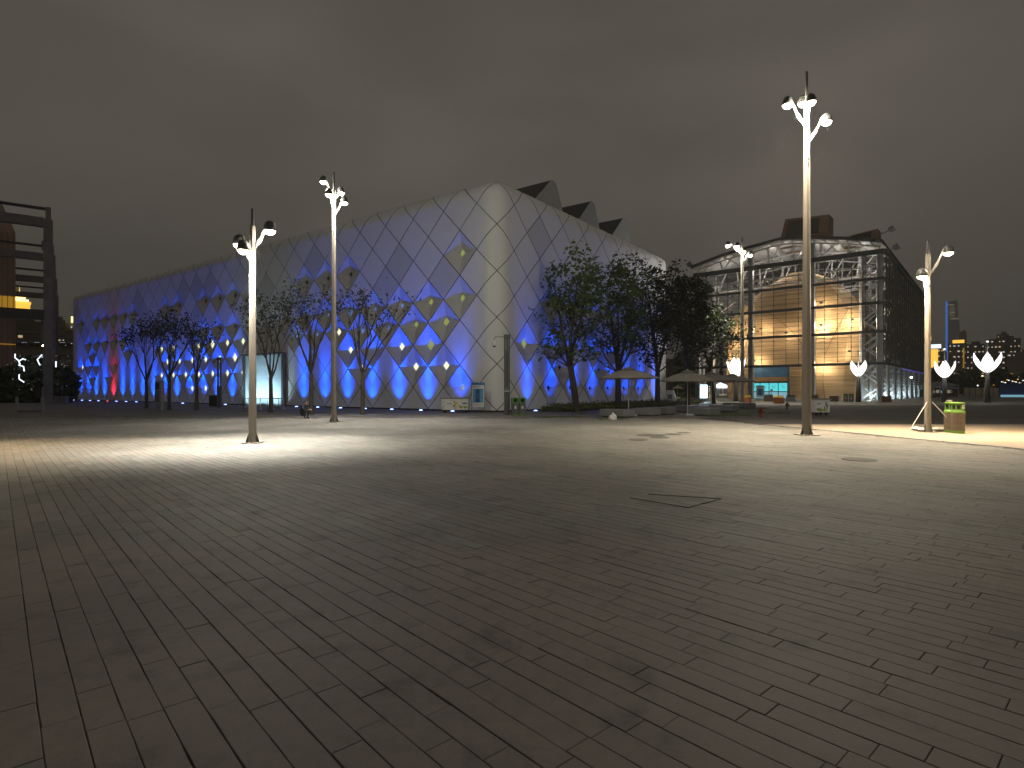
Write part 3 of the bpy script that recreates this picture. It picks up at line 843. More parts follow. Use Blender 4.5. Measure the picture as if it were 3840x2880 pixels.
# hedge along the short side
mb = MB(); rh = random.Random(5)
for k in range(9000):
    u = rh.uniform(2.2, 34) * K * 1.05; w = rh.uniform(1.2, 3.6)
    h = .62 * (1 - abs(w - 2.3) / 2.2) * rh.uniform(.5, 1.05) + .05
    p = CC + nR * (RC + w) + dR * u + Vector((0, 0, h * rh.uniform(.55, 1.1)))
    a = rh.uniform(.05, .12)
    n1 = Vector((rh.gauss(0, 1), rh.gauss(0, 1), rh.gauss(0, 1))).normalized(); n2 = n1.orthogonal().normalized()
    mb.add([p - n1 * a, p + n2 * a * .6, p + n1 * a, p - n2 * a * .6], [(0, 1, 2, 3)])
hedge = thing('hedge', 'low yellow-green hedge strip along the short side of the hall', 'hedge')
mb.build('foliage', M['hedge'], hedge, kind='stuff')
mb = MB(); p0 = CC + nR * (RC + 1.3) + dR * 2.2; p1 = p0 + dR * 30; q = nR * 2.1
mb.add([p0 + Vector((0, 0, .02)), p0 + q + Vector((0, 0, .02)), p1 + q + Vector((0, 0, .02)), p1 + Vector((0, 0, .02)), p0 + q * .2 + Vector((0, 0, .35)), p0 + q * .8 + Vector((0, 0, .35)), p1 + q * .8 + Vector((0, 0, .35)), p1 + q * .2 + Vector((0, 0, .35))],
       [(0, 1, 5, 4), (1, 2, 6, 5), (2, 3, 7, 6), (3, 0, 4, 7), (4, 5, 6, 7)])
mb.build('soil', M['leaf_back'], hedge)
# grass islands between benches and road
mb = MB()
for (x0, y0, x1, y1, w) in [(2640, 1561, 2800, 1557, .5), (2700, 1551, 2830, 1549, .6), (2780, 1532, 2870, 1533, .8), (2860, 1551, 2960, 1550, .7), (2020, 1566, 2180, 1563, .25), (2260, 1572, 2330, 1573, .15)]:
    a, b = gpt(x0, y0), gpt(x1, y1)
    for k in range(260):
        p = a + (b - a) * rh.random() + Vector((rh.gauss(0, .2), rh.gauss(0, w), 0)); h = rh.uniform(.04, .10)
        mb.add([p + Vector((-.02, 0, 0)), p + Vector((.02, 0, 0)), p + Vector((rh.uniform(-.04, .04), rh.uniform(-.03, .03), h))], [(0, 1, 2)])
o = mb.build('grass', M['leaf']); tag(o, 'thin grass tufts between the stone benches and the road', 'grass', kind='stuff')

# ------------------------------------------------------------------ granite benches, parasols
BD = PD.copy(); BS = Vector((PD.y, -PD.x, 0))
def bench(p, L, W, h, lb):
    t = thing('stone_bench', lb, 'bench', p, math.atan2(BD.y, BD.x), 'granite block benches by the parasols')
    mb = MB(); mb.box((L / 2, -W / 2, h / 2 + .03), (L, W, h - .06)); 
    o = mb.build('block', M['granite'], t)
    bv = o.modifiers.new('edge', 'BEVEL'); bv.width = .02; bv.segments = 2
    mb = MB(); mb.box((L / 2, -W / 2, .03), (L - .16, W - .16, .06)); mb.build('plinth', M['dgrey'], t)
for (x, y, L, W, lb) in [(2339.5, 1567, 1.8, 1.1, 'nearest granite bench block, in front of the first parasol'),
                         (2441, 1560.5, 1.4, 1.05, 'granite bench block right of the first parasol pole'),
                         (2503, 1556.5, 1.8, 1.0, 'granite bench block left of the second parasol pole'),
                         (2663, 1560, 1.6, 1.25, 'granite bench block with glare on top, right of second parasol base'),
                         (2640, 1549, 2.3, 1.0, 'long dark granite bench behind the second parasol base'),
                         (2745, 1544.5, 1.9, 1.1, 'long granite bench before the fourth parasol'),
                         (2803, 1531.5, 2.3, 1.6, 'farthest granite bench block before the orange planter')]:
    bench(gpt(x, y), L, W, .47, lb)
def parasol(b, ze, zt, W, lb, base=True):
    t = thing('parasol', lb, 'parasol', b, .35, 'square canvas parasols over the benches')
    mb = MB(); w = W / 2; n = 8
    rim = []
    for k in range(n):
        a = 2 * math.pi * k / n; r_ = w * (1.0 if k % 2 == 0 else .95)
        rim.append((r_ * math.cos(a), r_ * math.sin(a), ze))
    mid = [(x * .5, y * .5, ze + (zt - ze) * .60) for x, y, z in rim]
    ctr = [(x * .12, y * .12, zt - .05) for x, y, z in rim]
    low = [(x, y, ze - .07) for x, y, z in rim]
    vs = low + rim + mid + ctr
    fs = []
    for a in range(3):
        for k in range(n): fs.append((a * n + k, a * n + (k + 1) % n, (a + 1) * n + (k + 1) % n, (a + 1) * n + k))
    fs.append(tuple(3 * n + k for k in range(n)))
    mb.add(vs, fs); mb.build('canopy', M['canvas'], t)
    mb = MB(); mb.add([(x * .28, y * .28, zt - .06) for x, y, z in rim] + [(0, 0, zt + .10)], [(k, (k + 1) % n, n) for k in range(n)]); mb.build('vent_cap', M['canvas'], t)
    for k in range(n):
        mb = MB(); mb.bar((0, 0, zt - .1), (rim[k][0] * .98, rim[k][1] * .98, ze + .01), .02, .025); mb.build('rib', M['mgrey'], t)
    mb = MB(); mb.tube([(0, 0, .05), (0, 0, zt + .14)], .028, 8); mb.build('pole', M['steel_light'], t)
    if base:
        mb = MB(); mb.box((0, 0, .045), (.75, .75, .09)); mb.build('base', M['dirtwhite'], t)
p = at(2357, 36.2); parasol(p, 2.38, 2.95, 4.0, 'nearest parasol, in front of the blue short side of the hall')
p = gpt(2578, 1557); parasol(p, zat(1427, p.y), zat(1392, p.y), 3.6, 'second parasol, with a pale square base')
p = at(2668, 45); parasol(p, 2.38, 2.95, 3.7, 'third parasol, half hidden behind the second')
p = at(2746, 50); parasol(p, 2.38, 2.95, 4.0, 'farthest of the four parasols, before the pavilion columns')
p = at(2541, 120); parasol(p, 1.95, 2.5, 2.4, 'tiny far parasol beyond the end of the hall')
# small cloth bundle by the first bench
mb = MB(); g = gpt(2298, 1574); rb = random.Random(2)
for k, (x, y, r_, h) in enumerate([(0, 0, .2, .18), (.10, .04, .13, .30), (-.1, .05, .12, .26), (0.02, .08, .10, .38)]):
    mb.lathe((x, y, 0), [(r_, .0), (r_ * 1.05, h * .3), (r_ * .8, h * .75), (r_ * .35, h), (.001, h * .98)], 9)
o = mb.build('bundle', M['dirtwhite'], None, True); o.location = g
tag(o, 'small pale bundle lying beside the nearest granite bench', 'bundle')

# ------------------------------------------------------------------ steel pavilion
PO = Vector((35.4, 110, 0)); pX = Vector((.766, -.644, 0)).normalized(); pY = Vector((.644, .766, 0)).normalized()
PW, PLN = 29.5, 70.0
def P(s, w, z): return PO + pX * s + pY * w + Vector((0, 0, z))
pav = thing('steel_pavilion', 'tall steel frame pavilion with arched truss roof and louvre curtains', 'building')
CS = [0, 9.8, 19.8, 29.5]
for s in CS:
    mb = MB(); zt_ = 22.9 if s in (0, 29.5) else 26.4
    for dx in (-.34, .34): mb.bar(P(s + dx, 0, 0), P(s + dx, 0, zt_), .10, 1.0, up=pY)
    mb.bar(P(s, 0, 0), P(s, 0, zt_), .62, .14, up=pY)
    mb.build('column', M['steel'], pav)
BZ = [5.8, 10.8, 15.3, 19.1, 23.3]
for k, z in enumerate(BZ):
    mb = MB(); h = .42 if k < 4 else .75
    mb.bar(P(-.6, -.75, z), P(PW + .6, -.75, z), .35, h)
    mb.build('beam', M['steel_dark'], pav)
    mb = MB(); mb.bar(P(PW + .75, -.4, z), P(PW + .75, PLN, z), .35, h); mb.build('beam', M['steel_dark'], pav)
# curtain hangers with clips and thin glass-like louvres
hang = MB()
for bi in range(3):
    for k in range(1, 5):
        s = CS[bi] + (CS[bi + 1] - CS[bi]) * k / 5
        mb = MB(); mb.bar(P(s, -.72, 5.8), P(s, -.72, 23.2), .07, .07)
        z = 6.0
        while z < 23: mb.bar(P(s - .02, -.80, z), P(s + .12, -.80, z + .28), .09, .05); z += .78
        mb.build('hanger', M['steel_dark'], pav)
lv = MB(); z = 6.2
while z < 23:
    for bi in range(3): lv.bar(P(CS[bi] + .5, -.80, z), P(CS[bi + 1] - .5, -.80, z), .05, .045)
    z += .78
lv.build('louvres', M['louvre'], pav, kind='stuff')
# long side: dense louvre screen with small gaps
rl = random.Random(9)
lv = MB(); z = 6.1
while z < 23.2:
    w = -.2
    while w < PLN:
        if rl.random() > .10: lv.bar(P(PW + .72, w, z), P(PW + .72, min(w + 1.55, PLN), z), .05, .40)
        w += 1.6
    z += .44
lv.build('side_louvres', M['louvre'], pav, kind='stuff')
mb = MB()
w = 0
while w < PLN: mb.bar(P(PW + .85, w, 5.6), P(PW + .85, w, 23.4), .06, .06); w += 3.2
mb.build('side_mullions', M['steel_dark'], pav, kind='stuff')
mb = MB(); mb.bar(P(PW + .98, 18, 5.45), P(PW + .98, PLN, 5.45), .06, .10); mb.build('light_strip', M['violetstrip'], pav)
# side columns: two-legged lattice towers along the long side
for k in range(9):
    w = k * 8.4 + (.9 if k == 0 else 0)
    mb = MB()
    for ds in (0, 2.6): mb.bar(P(PW - ds, w, 0), P(PW - ds, w, 23), .42, .42)
    mb.build('column', M['steel'], pav)
    mb = MB(); z = .2; f = 0
    while z < 22:
        mb.bar(P(PW - (0 if f else 2.6), w, z), P(PW - (2.6 if f else 0), w, z + 2.1), .24, .24); z += 2.1; f = 1 - f
    mb.build('lacing', M['steel_light'], pav)
    mb = MB()
    for dw in (0, 1.7): mb.bar(P(0, w + dw, 0), P(0, w + dw, 23), .5, .5)
    mb.build('column', M['steel'], pav)
# lattice at the front corners
for (s0, s1) in ((.4, 2.4), (PW - 3.0, PW - .6)):
    mb = MB(); z = .2; f = 0
    mb.bar(P(s0, 1.6, 0), P(s0, 1.6, 22.8), .22, .22); mb.bar(P(s1, 1.6, 0), P(s1, 1.6, 22.8), .22, .22)
    while z < 21.5:
        mb.bar(P(s0 if f else s1, 1.6, z), P(s1 if f else s0, 1.6, z + 2.3), .16, .16); z += 2.3; f = 1 - f
    mb.build('lattice', M['steel_light'], pav)
# arched roof deck and trusses
def zr(s):
    pts = [(-1, 25.2), (5, 26.6), (10, 27.3), (15, 27.9), (20, 27.3), (25, 26.3), (PW + .4, 25.1)]
    for (a, za), (b, zb) in zip(pts, pts[1:]):
        if s <= b: return za + (zb - za) * (s - a) / (b - a)
    return pts[-1][1]
ss = [-1, 5, 10, 15, 20, 25, PW + .4]
mb = MB()
for a, b in zip(ss, ss[1:]):
    for w0, w1, e in ((-1.2, PLN, .0),):
        mb.add([P(a, w0, zr(a)), P(b, w0, zr(b)), P(b, w1, zr(b)), P(a, w1, zr(a)), P(a, w0, zr(a) - .5), P(b, w0, zr(b) - .5), P(b, w1, zr(b) - .5), P(a, w1, zr(a) - .5)],
               [(0, 1, 2, 3), (7, 6, 5, 4), (0, 4, 5, 1)])
mb.build('roof', M['roofdark'], pav)
mb = MB()
for a, b in zip(ss, ss[1:]):
    mb.add([P(a, -.9, zr(a) - .52), P(b, -.9, zr(b) - .52), P(b, PLN, zr(b) - .52), P(a, PLN, zr(a) - .52)], [(0, 1, 2, 3)])
    for q in range(3):
        s_ = a + (b - a) * q / 3
        mb.bar(P(s_, -.8, zr(s_) - .62), P(s_, PLN, zr(s_) - .62), .12, .16)
mb.build('soffit', M['mgrey'], pav)
for k, w in enumerate((.2, 9.0, 18.0, 27.0)):
    mb = MB(); zlow = 19.9 + 0
    t_ = .26
    ns = 14
    tp = [(i * PW / ns, zr(i * PW / ns) - .95) for i in range(ns + 1)]
    for a, b in zip(tp, tp[1:]): mb.bar(P(a[0], w, a[1]), P(b[0], w, b[1]), t_, t_)
    zb_ = 23.6 if k == 0 else 21.2
    bt = [(.6 + i * (PW - 1.2) / 7, zb_) for i in range(8)]
    for a, b in zip(bt, bt[1:]): mb.bar(P(a[0], w, a[1]), P(b[0], w, b[1]), .3, .3)
    for i in range(8):
        for j in (2 * i, min(2 * i + 1, ns)):
            mb.bar(P(bt[i][0], w, bt[i][1]), P(tp[j][0], w, tp[j][1]), .2, .2)
        if i < 7: mb.bar(P(bt[i][0], w, bt[i][1]), P(tp[2 * i + 1][0], w, tp[2 * i + 1][1]), .18, .18)
    mb.build('truss', M['steel_light'], pav)
mb = MB()
for z0_, w in ((20.2, 1.6), (21.6, 2.2)):
    mb.bar(P(1, w, z0_), P(PW - 1, w, z0_), .26, .26)
for i in range(10):
    s_ = 2 + i * 2.7
    mb.bar(P(s_, 1.6, 20.2), P(s_ + (1.35 if i % 2 else -1.35), 2.2, 21.6), .14, .14)
mb.build('gantry', M['steel_light'], pav)
mb = MB(); mb.bar(P(.6, 2, 20.6), P(8.6, 2, 17.2), .4, .4); mb.bar(P(.8, 2, 19.4), P(3.8, 2, 16.6), .32, .32); mb.bar(P(3.8, 2, 16.6), P(7.2, 2, 18.6), .25, .25); mb.bar(P(7.6, 2, 18.4), P(11, 2, 14.8), .25, .25); mb.bar(P(4.5, 2, 15.7), P(10, 2, 14.2), .18, .18)
mb.build('brace', M['steel_light'], pav)
mb = MB()   # duct hanging at upper right
mb.tube([P(23.4, 1.2, 20.3), P(23.4, 1.2, 18.4), P(23.7, 1.2, 18.0), P(26.6, 1.2, 18.0)], .16, 8); mb.build('duct', M['steel_light'], pav, True)
# flood lights on the eaves
for (s, w, z) in ((-1.5, -.6, 25.6), (PW + 1.6, -.8, 26.4), (PW + 2.0, .8, 23.9)):
    mb = MB(); mb.bar(P(s, w, z), P(s - (1.6 if s > 1 else -1.2), w, z - .45), .14, .14)
    mb.tube([P(s - .35, w, z - .1), P(s + .35, w, z + .25)], [.42, .5], 10); mb.build('floodlight', M['mgrey'], pav)
# timber wedges on the roof
def wedge(s0, s1, ztl, ztr, lean):
    mb = MB()
    w0, w1 = 4.0, 8.5
    zb_ = min(zr(s0), zr(s1)) - .1
    bl, brr = (s0, w0, zb_), (s1, w0, zb_)
    tl, tr_ = (s0 + lean, w0 + 1.0, ztl), (s1 + .1, w0 + 1.0, ztr)
    A = [P(*bl), P(*brr), P(*tr_), P(*tl)]
    B = [P(s0, w1, zb_), P(s1, w1, zb_), P(s1 + .1, w1, ztr), P(s0 + lean, w1, ztl)]
    mb.add(A + B, [(0, 1, 2, 3), (5, 4, 7, 6), (1, 5, 6, 2), (4, 0, 3, 7), (3, 2, 6, 7)])
    o = mb.build('roof_box', M['wood_dark'], pav)
    def mixp(u, v): return A[0] * (1 - u) * (1 - v) + A[1] * u * (1 - v) + A[2] * u * v + A[3] * (1 - u) * v - pY * .06
    mb = MB(); mb.add([mixp(.10, .38), mixp(.80, .38), mixp(.80, .92), mixp(.10, .92)], [(0, 1, 2, 3)])
    mb.build('louvre_panel', M['roofdark'], o)
d_ = 103; wedge(13.2, 21.2, zat(812, 103), zat(803, 100) , 1.0)
wedge(23.8, 28.4, 27.8, 28.3, .5)
# timber hull inside the frame
hull = thing('timber_hall', 'rounded timber-clad volume glowing inside the steel frame', 'building')
def hull_edges(z):
    prof = [(0, 3.9, 25.6), (4, 3.6, 26.0), (8, 3.3, 26.4), (12, 3.4, 26.6), (15, 4.4, 26.3), (17, 6.0, 25.2), (19, 8.4, 23.6), (21, 11.0, 21.6), (22.6, 14.5, 18.5)]
    for (a, l0, r0_), (b, l1, r1_) in zip(prof, prof[1:]):
        if z <= b: f = (z - a) / (b - a); return l0 + (l1 - l0) * f, r0_ + (r1_ - r0_) * f
    return prof[-1][1:]
pl = MB(); nrow = 66; rowh = 22.6 / nrow; nsn = 10
for r_ in range(nrow):
    z0_, z1_ = r_ * rowh, (r_ + 1) * rowh - .012
    pr0, pr1 = .0, .085                                # each board laps over the one below
    strips = []
    for z, off in ((z0_, -pr1), (z1_, pr0)):
        l, r = hull_edges(z); row = []
        row.append(P(l + .8, 38, z))
        row.append(P(l + .05, 12, z))
        for k in range(nsn + 1):
            f = k / nsn; s_ = l + (r - l) * f
            bul = 4.2 - 1.0 * (1 - (2 * f - 1) ** 2) + (.9 if k in (0, nsn) else 0) + 1.1 * (z / 22.6) ** 3
            if 7.3 < s_ < 15.0 and z < 5.9: bul += 0
            row.append(P(s_, bul + off, z))
        row.append(P(r - .05, 12, z)); row.append(P(r - .8, 38, z))
        strips.append(row)
    n2 = len(strips[0])
    pl.add(strips[0] + strips[1] + [q + pY * .16 for q in strips[0]], [(k, k + 1, n2 + k + 1, n2 + k) for k in range(n2 - 1)] + [(2 * n2 + k, 2 * n2 + k + 1, k + 1, k) for k in range(n2 - 1)])
pl.build('boards', M['wood'], hull, kind='stuff')
mb = MB(); lt = [hull_edges(22.6)]
mb.add([P(lt[0][0], 4.6, 22.55), P(lt[0][1], 4.6, 22.55), P(lt[0][1], 38, 22.55), P(lt[0][0], 38, 22.55)], [(0, 1, 2, 3)])
mb.build('top_deck', M['wood_dark'], hull)
for pts in ([(24.6, 15.8), (22.5, 11.5), (20.9, 7.5), (20.7, 3), (21.0, .1)], [(18.4, 6.2), (19.0, 3.5), (19.6, .1)], [(8.6, 18.2), (12, 15.5), (15.5, 12.4), (18, 8.8)]):
    mb = MB()
    mb.tube([P(s_, 4.2 - 1.0 * (1 - (2 * ((s_ - hull_edges(z)[0]) / (hull_edges(z)[1] - hull_edges(z)[0])) - 1) ** 2) + 1.1 * (z / 22.6) ** 3 - .14, z) for s_, z in pts], .055, 5)
    mb.build('seam', M['wood_dark'], hull)
# entrance with glazed doors and a poster over it
ent2 = bpy.data.objects.new('doorway', None); col.objects.link(ent2); ent2.parent = hull
DW = 2.75
def D(s, z): return P(s, DW, z)
s0_, s1_ = 8.9, 15.3
mb = MB(); mb.bar(D(s0_ - .25, 0) + Vector((0, 0, 0)), D(s0_ - .25, 6.0), .3, .5, up=pY); mb.bar(D(s1_ + .1, 0), D(s1_ + .1, 6.0), .3, .5, up=pY); mb.bar(D(s0_ - .4, 6.05), D(s1_ + .2, 6.05), .4, .2); mb.bar(D(s0_, 3.05), D(s1_, 3.05), .3, .26)
mb.add([P(s0_, DW + .3, 0), P(s1_, DW + .3, 0), P(s1_, DW + .3, 6), P(s0_, DW + .3, 6)], [(0, 1, 2, 3)])
mb.build('frame', M['dgrey'], ent2)
mb = MB(); mb.add([D(s0_, 3.95), D(s1_, 3.95), D(s1_, 5.9), D(s0_, 5.9)], [(0, 1, 2, 3)]); mb.build('poster', M['poster'], ent2)
mb = MB(); mb.add([D(s0_, 3.2), D(s1_, 3.2), D(s1_, 3.95), D(s0_, 3.95)], [(0, 1, 2, 3)]); mb.build('poster_foot', M['posterlow'], ent2)
for k in range(4):
    a = s0_ + .1 + k * 1.56; b = a + 1.42
    mb = MB(); mb.add([D(a, 1.42), D(b, 1.42), D(b, 2.85), D(a, 2.85)], [(0, 1, 2, 3)])
    o = mb.build('door_glass', M['cyan'], ent2)
    mb = MB()
    for q in range(2):
        for c_ in range(2):
            x = a + .45 + c_ * .34; z = 2.25 - q * .26
            for st in range(3): mb.bar(P(x, DW - .02, z + .07 * st), P(x + .2, DW - .02, z + .07 * st + .01), .02, .03)
            mb.bar(P(x + .1, DW - .02, z - .02), P(x + .1, DW - .02, z + .18), .02, .03)
    mb.build('door_lettering', M['ink'], ent2)
    mb = MB(); mb.add([D(a, .12), D(b, .12), D(b, 1.27), D(a, 1.27)], [(0, 1, 2, 3)])
    mb.build('door_glass', M['cyan_low'], ent2)
    mb = MB(); mb.bar(D(a - .07, 0), D(a - .07, 2.95), .1, .12, up=pY); mb.bar(D(a - .07, 1.34), D(b + .07, 1.34), .1, .10); mb.build('mullion', M['navy'], ent2)
# warm floodlights on the frame washing the boards, cool ones at the column feet
WARM = (1, .79, .50); COOLC = (.72, .92, 1)
for (s, w, z, e) in [(6.0, .9, 11.6, .9), (11.2, .9, 12.6, .35), (10.0, 1.0, 6.9, .55), (20.9, 1.0, 12.6, 1.25), (20.9, .9, 16.3, .5), (25.4, 1.6, 13.2, 1.4), (21.0, 1.0, 5.9, .8), (4.2, .9, 7.2, .7), (15.4, .9, 11.6, .3), (25.0, 1.6, 8.0, .4), (6, .8, 16, .3)]:
    p = P(s, w, z)
    mb = MB(); mb.bar(p - pX * .22, p + pX * .22, .22, .3); mb.build('floodlight', M['dgrey'], pav)
    q = P(s, 2.05 if s < 24 else 2.6, z)
    light('POINT', 'flood_lamp', q, E_HULL * e * .62, WARM, pav, .15)
for (s, w, z, e) in [(4, 5, 23.2, 1.2), (12, 5, 23.6, 1.3), (20, 5, 23.6, 1.4), (26, 5, 23.2, 1.4), (12, 13, 23.6, 1.2), (20, 13, 23.6, 1.2), (26, 3, 19.5, .5), (8, 3.4, 21.5, .5), (15, 2.6, 22.6, .5)]:
    light('POINT', 'roof_lamp', P(s, w, z), E_TRUSS * e, (1, .93, .84), pav, .2)
for s in (10.3, 20.3): light('SPOT', 'column_light', P(s, .7, .3), 900, COOLC, pav, .1, aim=(-pX.x * .03, -pX.y * .03, 1), angle=30, blend=1)
light('SPOT', 'column_light', P(1.4, .6, .3), 900, COOLC, pav, .1, aim=(0, 0, 1), angle=50, blend=1)
for k in range(8): light('POINT', 'foot_light', P(PW - 1.3, k * 8.4 - 1.1, .5), 270, COOLC, pav, .15)
light('POINT', 'foot_light', P(27.4, 3, 1.0), 60, (1, .9, .8), pav, .15)
light('POINT', 'wall_lamp', P(PW + 1.3, 27, 4.0), 60, (1, .93, .82), pav, .12)
mb = MB(); mb.lathe(P(PW + 1.3, 27, 4.0) - Vector((.0, 0.3, .1)), [(.001, 0), (.16, .06), (.16, .2), (.001, .26)], 10); mb.build('wall_lamp_globe', M['bulb'], pav)

# ------------------------------------------------------------------ tulip lamps
def tulip(base, z0_, z1_, W, zmast, lb, rz=0, angs=(0, 90, 180, 270), hw=.95, tl=True):
    t = thing('tulip_lamp', lb, 'tulip lamp', base, rz, 'glowing tulip-shaped lamps')
    mb = MB(); mb.tube([(0, 0, 0), (0, 0, z0_ + .1)], [.36, .2], 12); mb.build('pole', M['dgrey'], t, True)
    H_ = z1_ - z0_
    for a0_ in [R(q) for q in angs]:
        mb = MB(); nu, nv = 12, 8; vs = []
        for i in range(nu + 1):
            f = i / nu
            rr_ = W / 2 * (.12 + .88 * (1 - (1 - f) ** 2.1) ** .8)
            half = hw * math.sin(math.pi * min(1, f * .93 + .07)) ** .75 * (1 - f) ** .52
            for j in range(nv + 1):
                a = a0_ + (j / nv * 2 - 1) * half
                vs.append((rr_ * math.cos(a), rr_ * math.sin(a), z0_ + f * H_))
        mb.add(vs, [(i * (nv + 1) + j, i * (nv + 1) + j + 1, (i + 1) * (nv + 1) + j + 1, (i + 1) * (nv + 1) + j) for i in range(nu) for j in range(nv)])
        mb.build('petal', M['petal'], t, True)
    mb = MB(); mb.tube([(0, 0, z0_), (0, 0, zmast)], [.09, .04], 6); mb.build('mast', M['mgrey'], t)
    mb = MB(); mb.lathe((0, 0, zmast), [(.001, -.05), (.13, .04), (.13, .14), (.001, .2)], 8); mb.build('tip_light', M['cool'] if tl else M['dgrey'], t)
    light('POINT', 'tulip_glow', (0, 0, (z0_ + z1_) / 2 + .2), 260, (1, .97, .93), t, .4)
b = gpt(3219, 1507); tulip(b, zat(1412, b.y), zat(1352, b.y), 2.2, zat(1319, b.y), 'glowing tulip lamp before the right corner of the steel pavilion', math.atan2(-b.y, -b.x) + R(45), tl=False)
b = gpt(3542, 1508); tulip(b, zat(1417, b.y), zat(1353, b.y), 2.5, zat(1312, b.y), 'glowing tulip lamp right behind the green-topped litter bin', math.atan2(-b.y, -b.x) + R(6), (0, 61, -61, 180), .68)
b = gpt(3703, 1509.5); tulip(b, zat(1397, b.y), zat(1321, b.y), 3.1, zat(1283, b.y), 'largest glowing tulip lamp, rightmost, with a star-bright tip', math.atan2(-b.y, -b.x), (0, 61, -61, 180), .68)
b = at(2760, 84); tulip(b, zat(1418, b.y), zat(1340, b.y), 2.6, zat(1316, b.y), 'glowing tulip lamp showing through the lamp-lit tree', R(55), tl=False)

# ------------------------------------------------------------------ small furniture
def litter_bin_round(b):
    t = thing('litter_bin', 'large twin litter bin with lime green tops and brown slats', 'litter bin', b, 0)
    for k, (x, y, sc) in enumerate(((.05, -.12, 1.0), (.16, .34, 1.0))):
        dr = bpy.data.objects.new('drum', None); col.objects.link(dr); dr.parent = t; dr.location = (x, y, 0)
        r_ = .215
        mb = MB(); mb.lathe((0, 0, 0), [(r_ * .9, .015), (r_ * .98, .02), (r_ * .98, .11), (r_ * .93, .115)], 24); mb.build('base_ring', M['green'], dr)
        n = 22
        for q in range(n):
            a = 2 * math.pi * q / n
            m2 = MB(); m2.box((r_ * .96, 0, .435), (.03, 2 * math.pi * r_ / n - .016, .64)); o = m2.build('slat', M['slat'], dr); o.rotation_euler = (0, 0, a)
        mb = MB(); mb.lathe((0, 0, 0), [(r_ * .9, .1), (r_ * .9, .76)], 20); mb.build('liner', M['black'], dr)
        mb = MB(); mb.lathe((0, 0, 0), [(r_ * 1.0, .74), (r_ * 1.07, .76), (r_ * 1.07, .82), (r_ * .93, .85)], 24); mb.build('collar', M['green'], dr)
        # drum head with two openings: wall segments between the openings
        mb = MB(); n = 24
        for q in range(n):
            a0_, a1_ = 2 * math.pi * q / n, 2 * math.pi * (q + 1) / n
            op = q in (12, 13, 15, 16)
            for (za, zb2) in ((.83, .90), (.90, 1.05), (1.05, 1.10)):
                if op and za == .90: continue
                rr_ = r_ * .92
                mb.add([(rr_ * math.cos(a0_), rr_ * math.sin(a0_), za), (rr_ * math.cos(a1_), rr_ * math.sin(a1_), za), (rr_ * math.cos(a1_), rr_ * math.sin(a1_), zb2), (rr_ * math.cos(a0_), rr_ * math.sin(a0_), zb2)], [(0, 1, 2, 3)])
        mb.build('head', M['green'], dr)
        mb = MB(); mb.lathe((0, 0, 0), [(r_ * .8, .83), (r_ * .8, 1.1)], 18); mb.build('inner_can', M['black'], dr)
        mb = MB(); mb.lathe((0, 0, 0), [(r_ * .9, 1.09), (r_ * 1.1, 1.10), (r_ * 1.12, 1.13), (r_ * .6, 1.145), (.001, 1.15)], 24); mb.build('lid', M['green'], dr)
        if k == 0:
            mb = MB(); a = R(-72); rr_ = r_ * .935
            mb.box((rr_ * math.cos(a), rr_ * math.sin(a), .99), (.006, .13, .14), a); st = mb.build('sticker', M['white'], dr)
            mb = MB(); mb.bar((rr_ * math.cos(a) * 1.012 - .02, rr_ * math.sin(a) * 1.012, .96), (rr_ * math.cos(a) * 1.012 + .025, rr_ * math.sin(a) * 1.012, 1.03), .008, .03); mb.build('sticker_mark', M['red'], st)
    return t
litter_bin_round(gpt(3577, 1625))
mb = MB(); g = gpt(3560, 1618)
mb.box((0, 0, .035), (.16, .1, .07)); 
o = mb.build('food_box', M['white']); o.location = (g.x - .02, g.y - .02, 1.153); tag(o, 'small white food box left on top of the big litter bin', 'box')
def twin_bin(b, rz, w, lb):
    t = thing('twin_bin', lb, 'litter bin', b, rz, 'square twin bins with green heads')
    for k, sx_ in enumerate((-1, 1)):
        x = sx_ * w * .27
        bx = bpy.data.objects.new('bin', None); col.objects.link(bx); bx.parent = t; bx.location = (x, 0, 0)
        mb = MB(); mb.box((0, 0, .42), (w * .48, w * .5, .68)); mb.build('body', M['dgrey'], bx)
        mb = MB(); mb.box((0, 0, .05), (w * .5, w * .52, .08)); mb.build('foot', M['green_dull'], bx)
        mb = MB(); W2, D2 = w * .5, w * .52
        for dx in (-1, 1): mb.box((dx * (W2 / 2 - .05), 0, .95), (.10, D2, .36))
        mb.box((0, 0, 1.09), (W2 - .2, D2, .08)); mb.box((0, 0, .80), (W2 - .2, D2, .06)); mb.box((0, D2 / 2 - .03, .95), (W2 - .2, .06, .22))
        mb.build('head', M['green_dull'], bx)
        mb = MB(); mb.box((0, -w * .252, .5), (.10, .008, .18)); mb.build('sticker', M['white'], bx)
twin_bin(gpt(1944, 1557), R(10), .84, 'dark twin bin with dull green heads beside the camera post')
twin_bin(gpt(3182, 1507), R(-30), 1.2, 'dark twin bin with dull green heads before the timber wall')
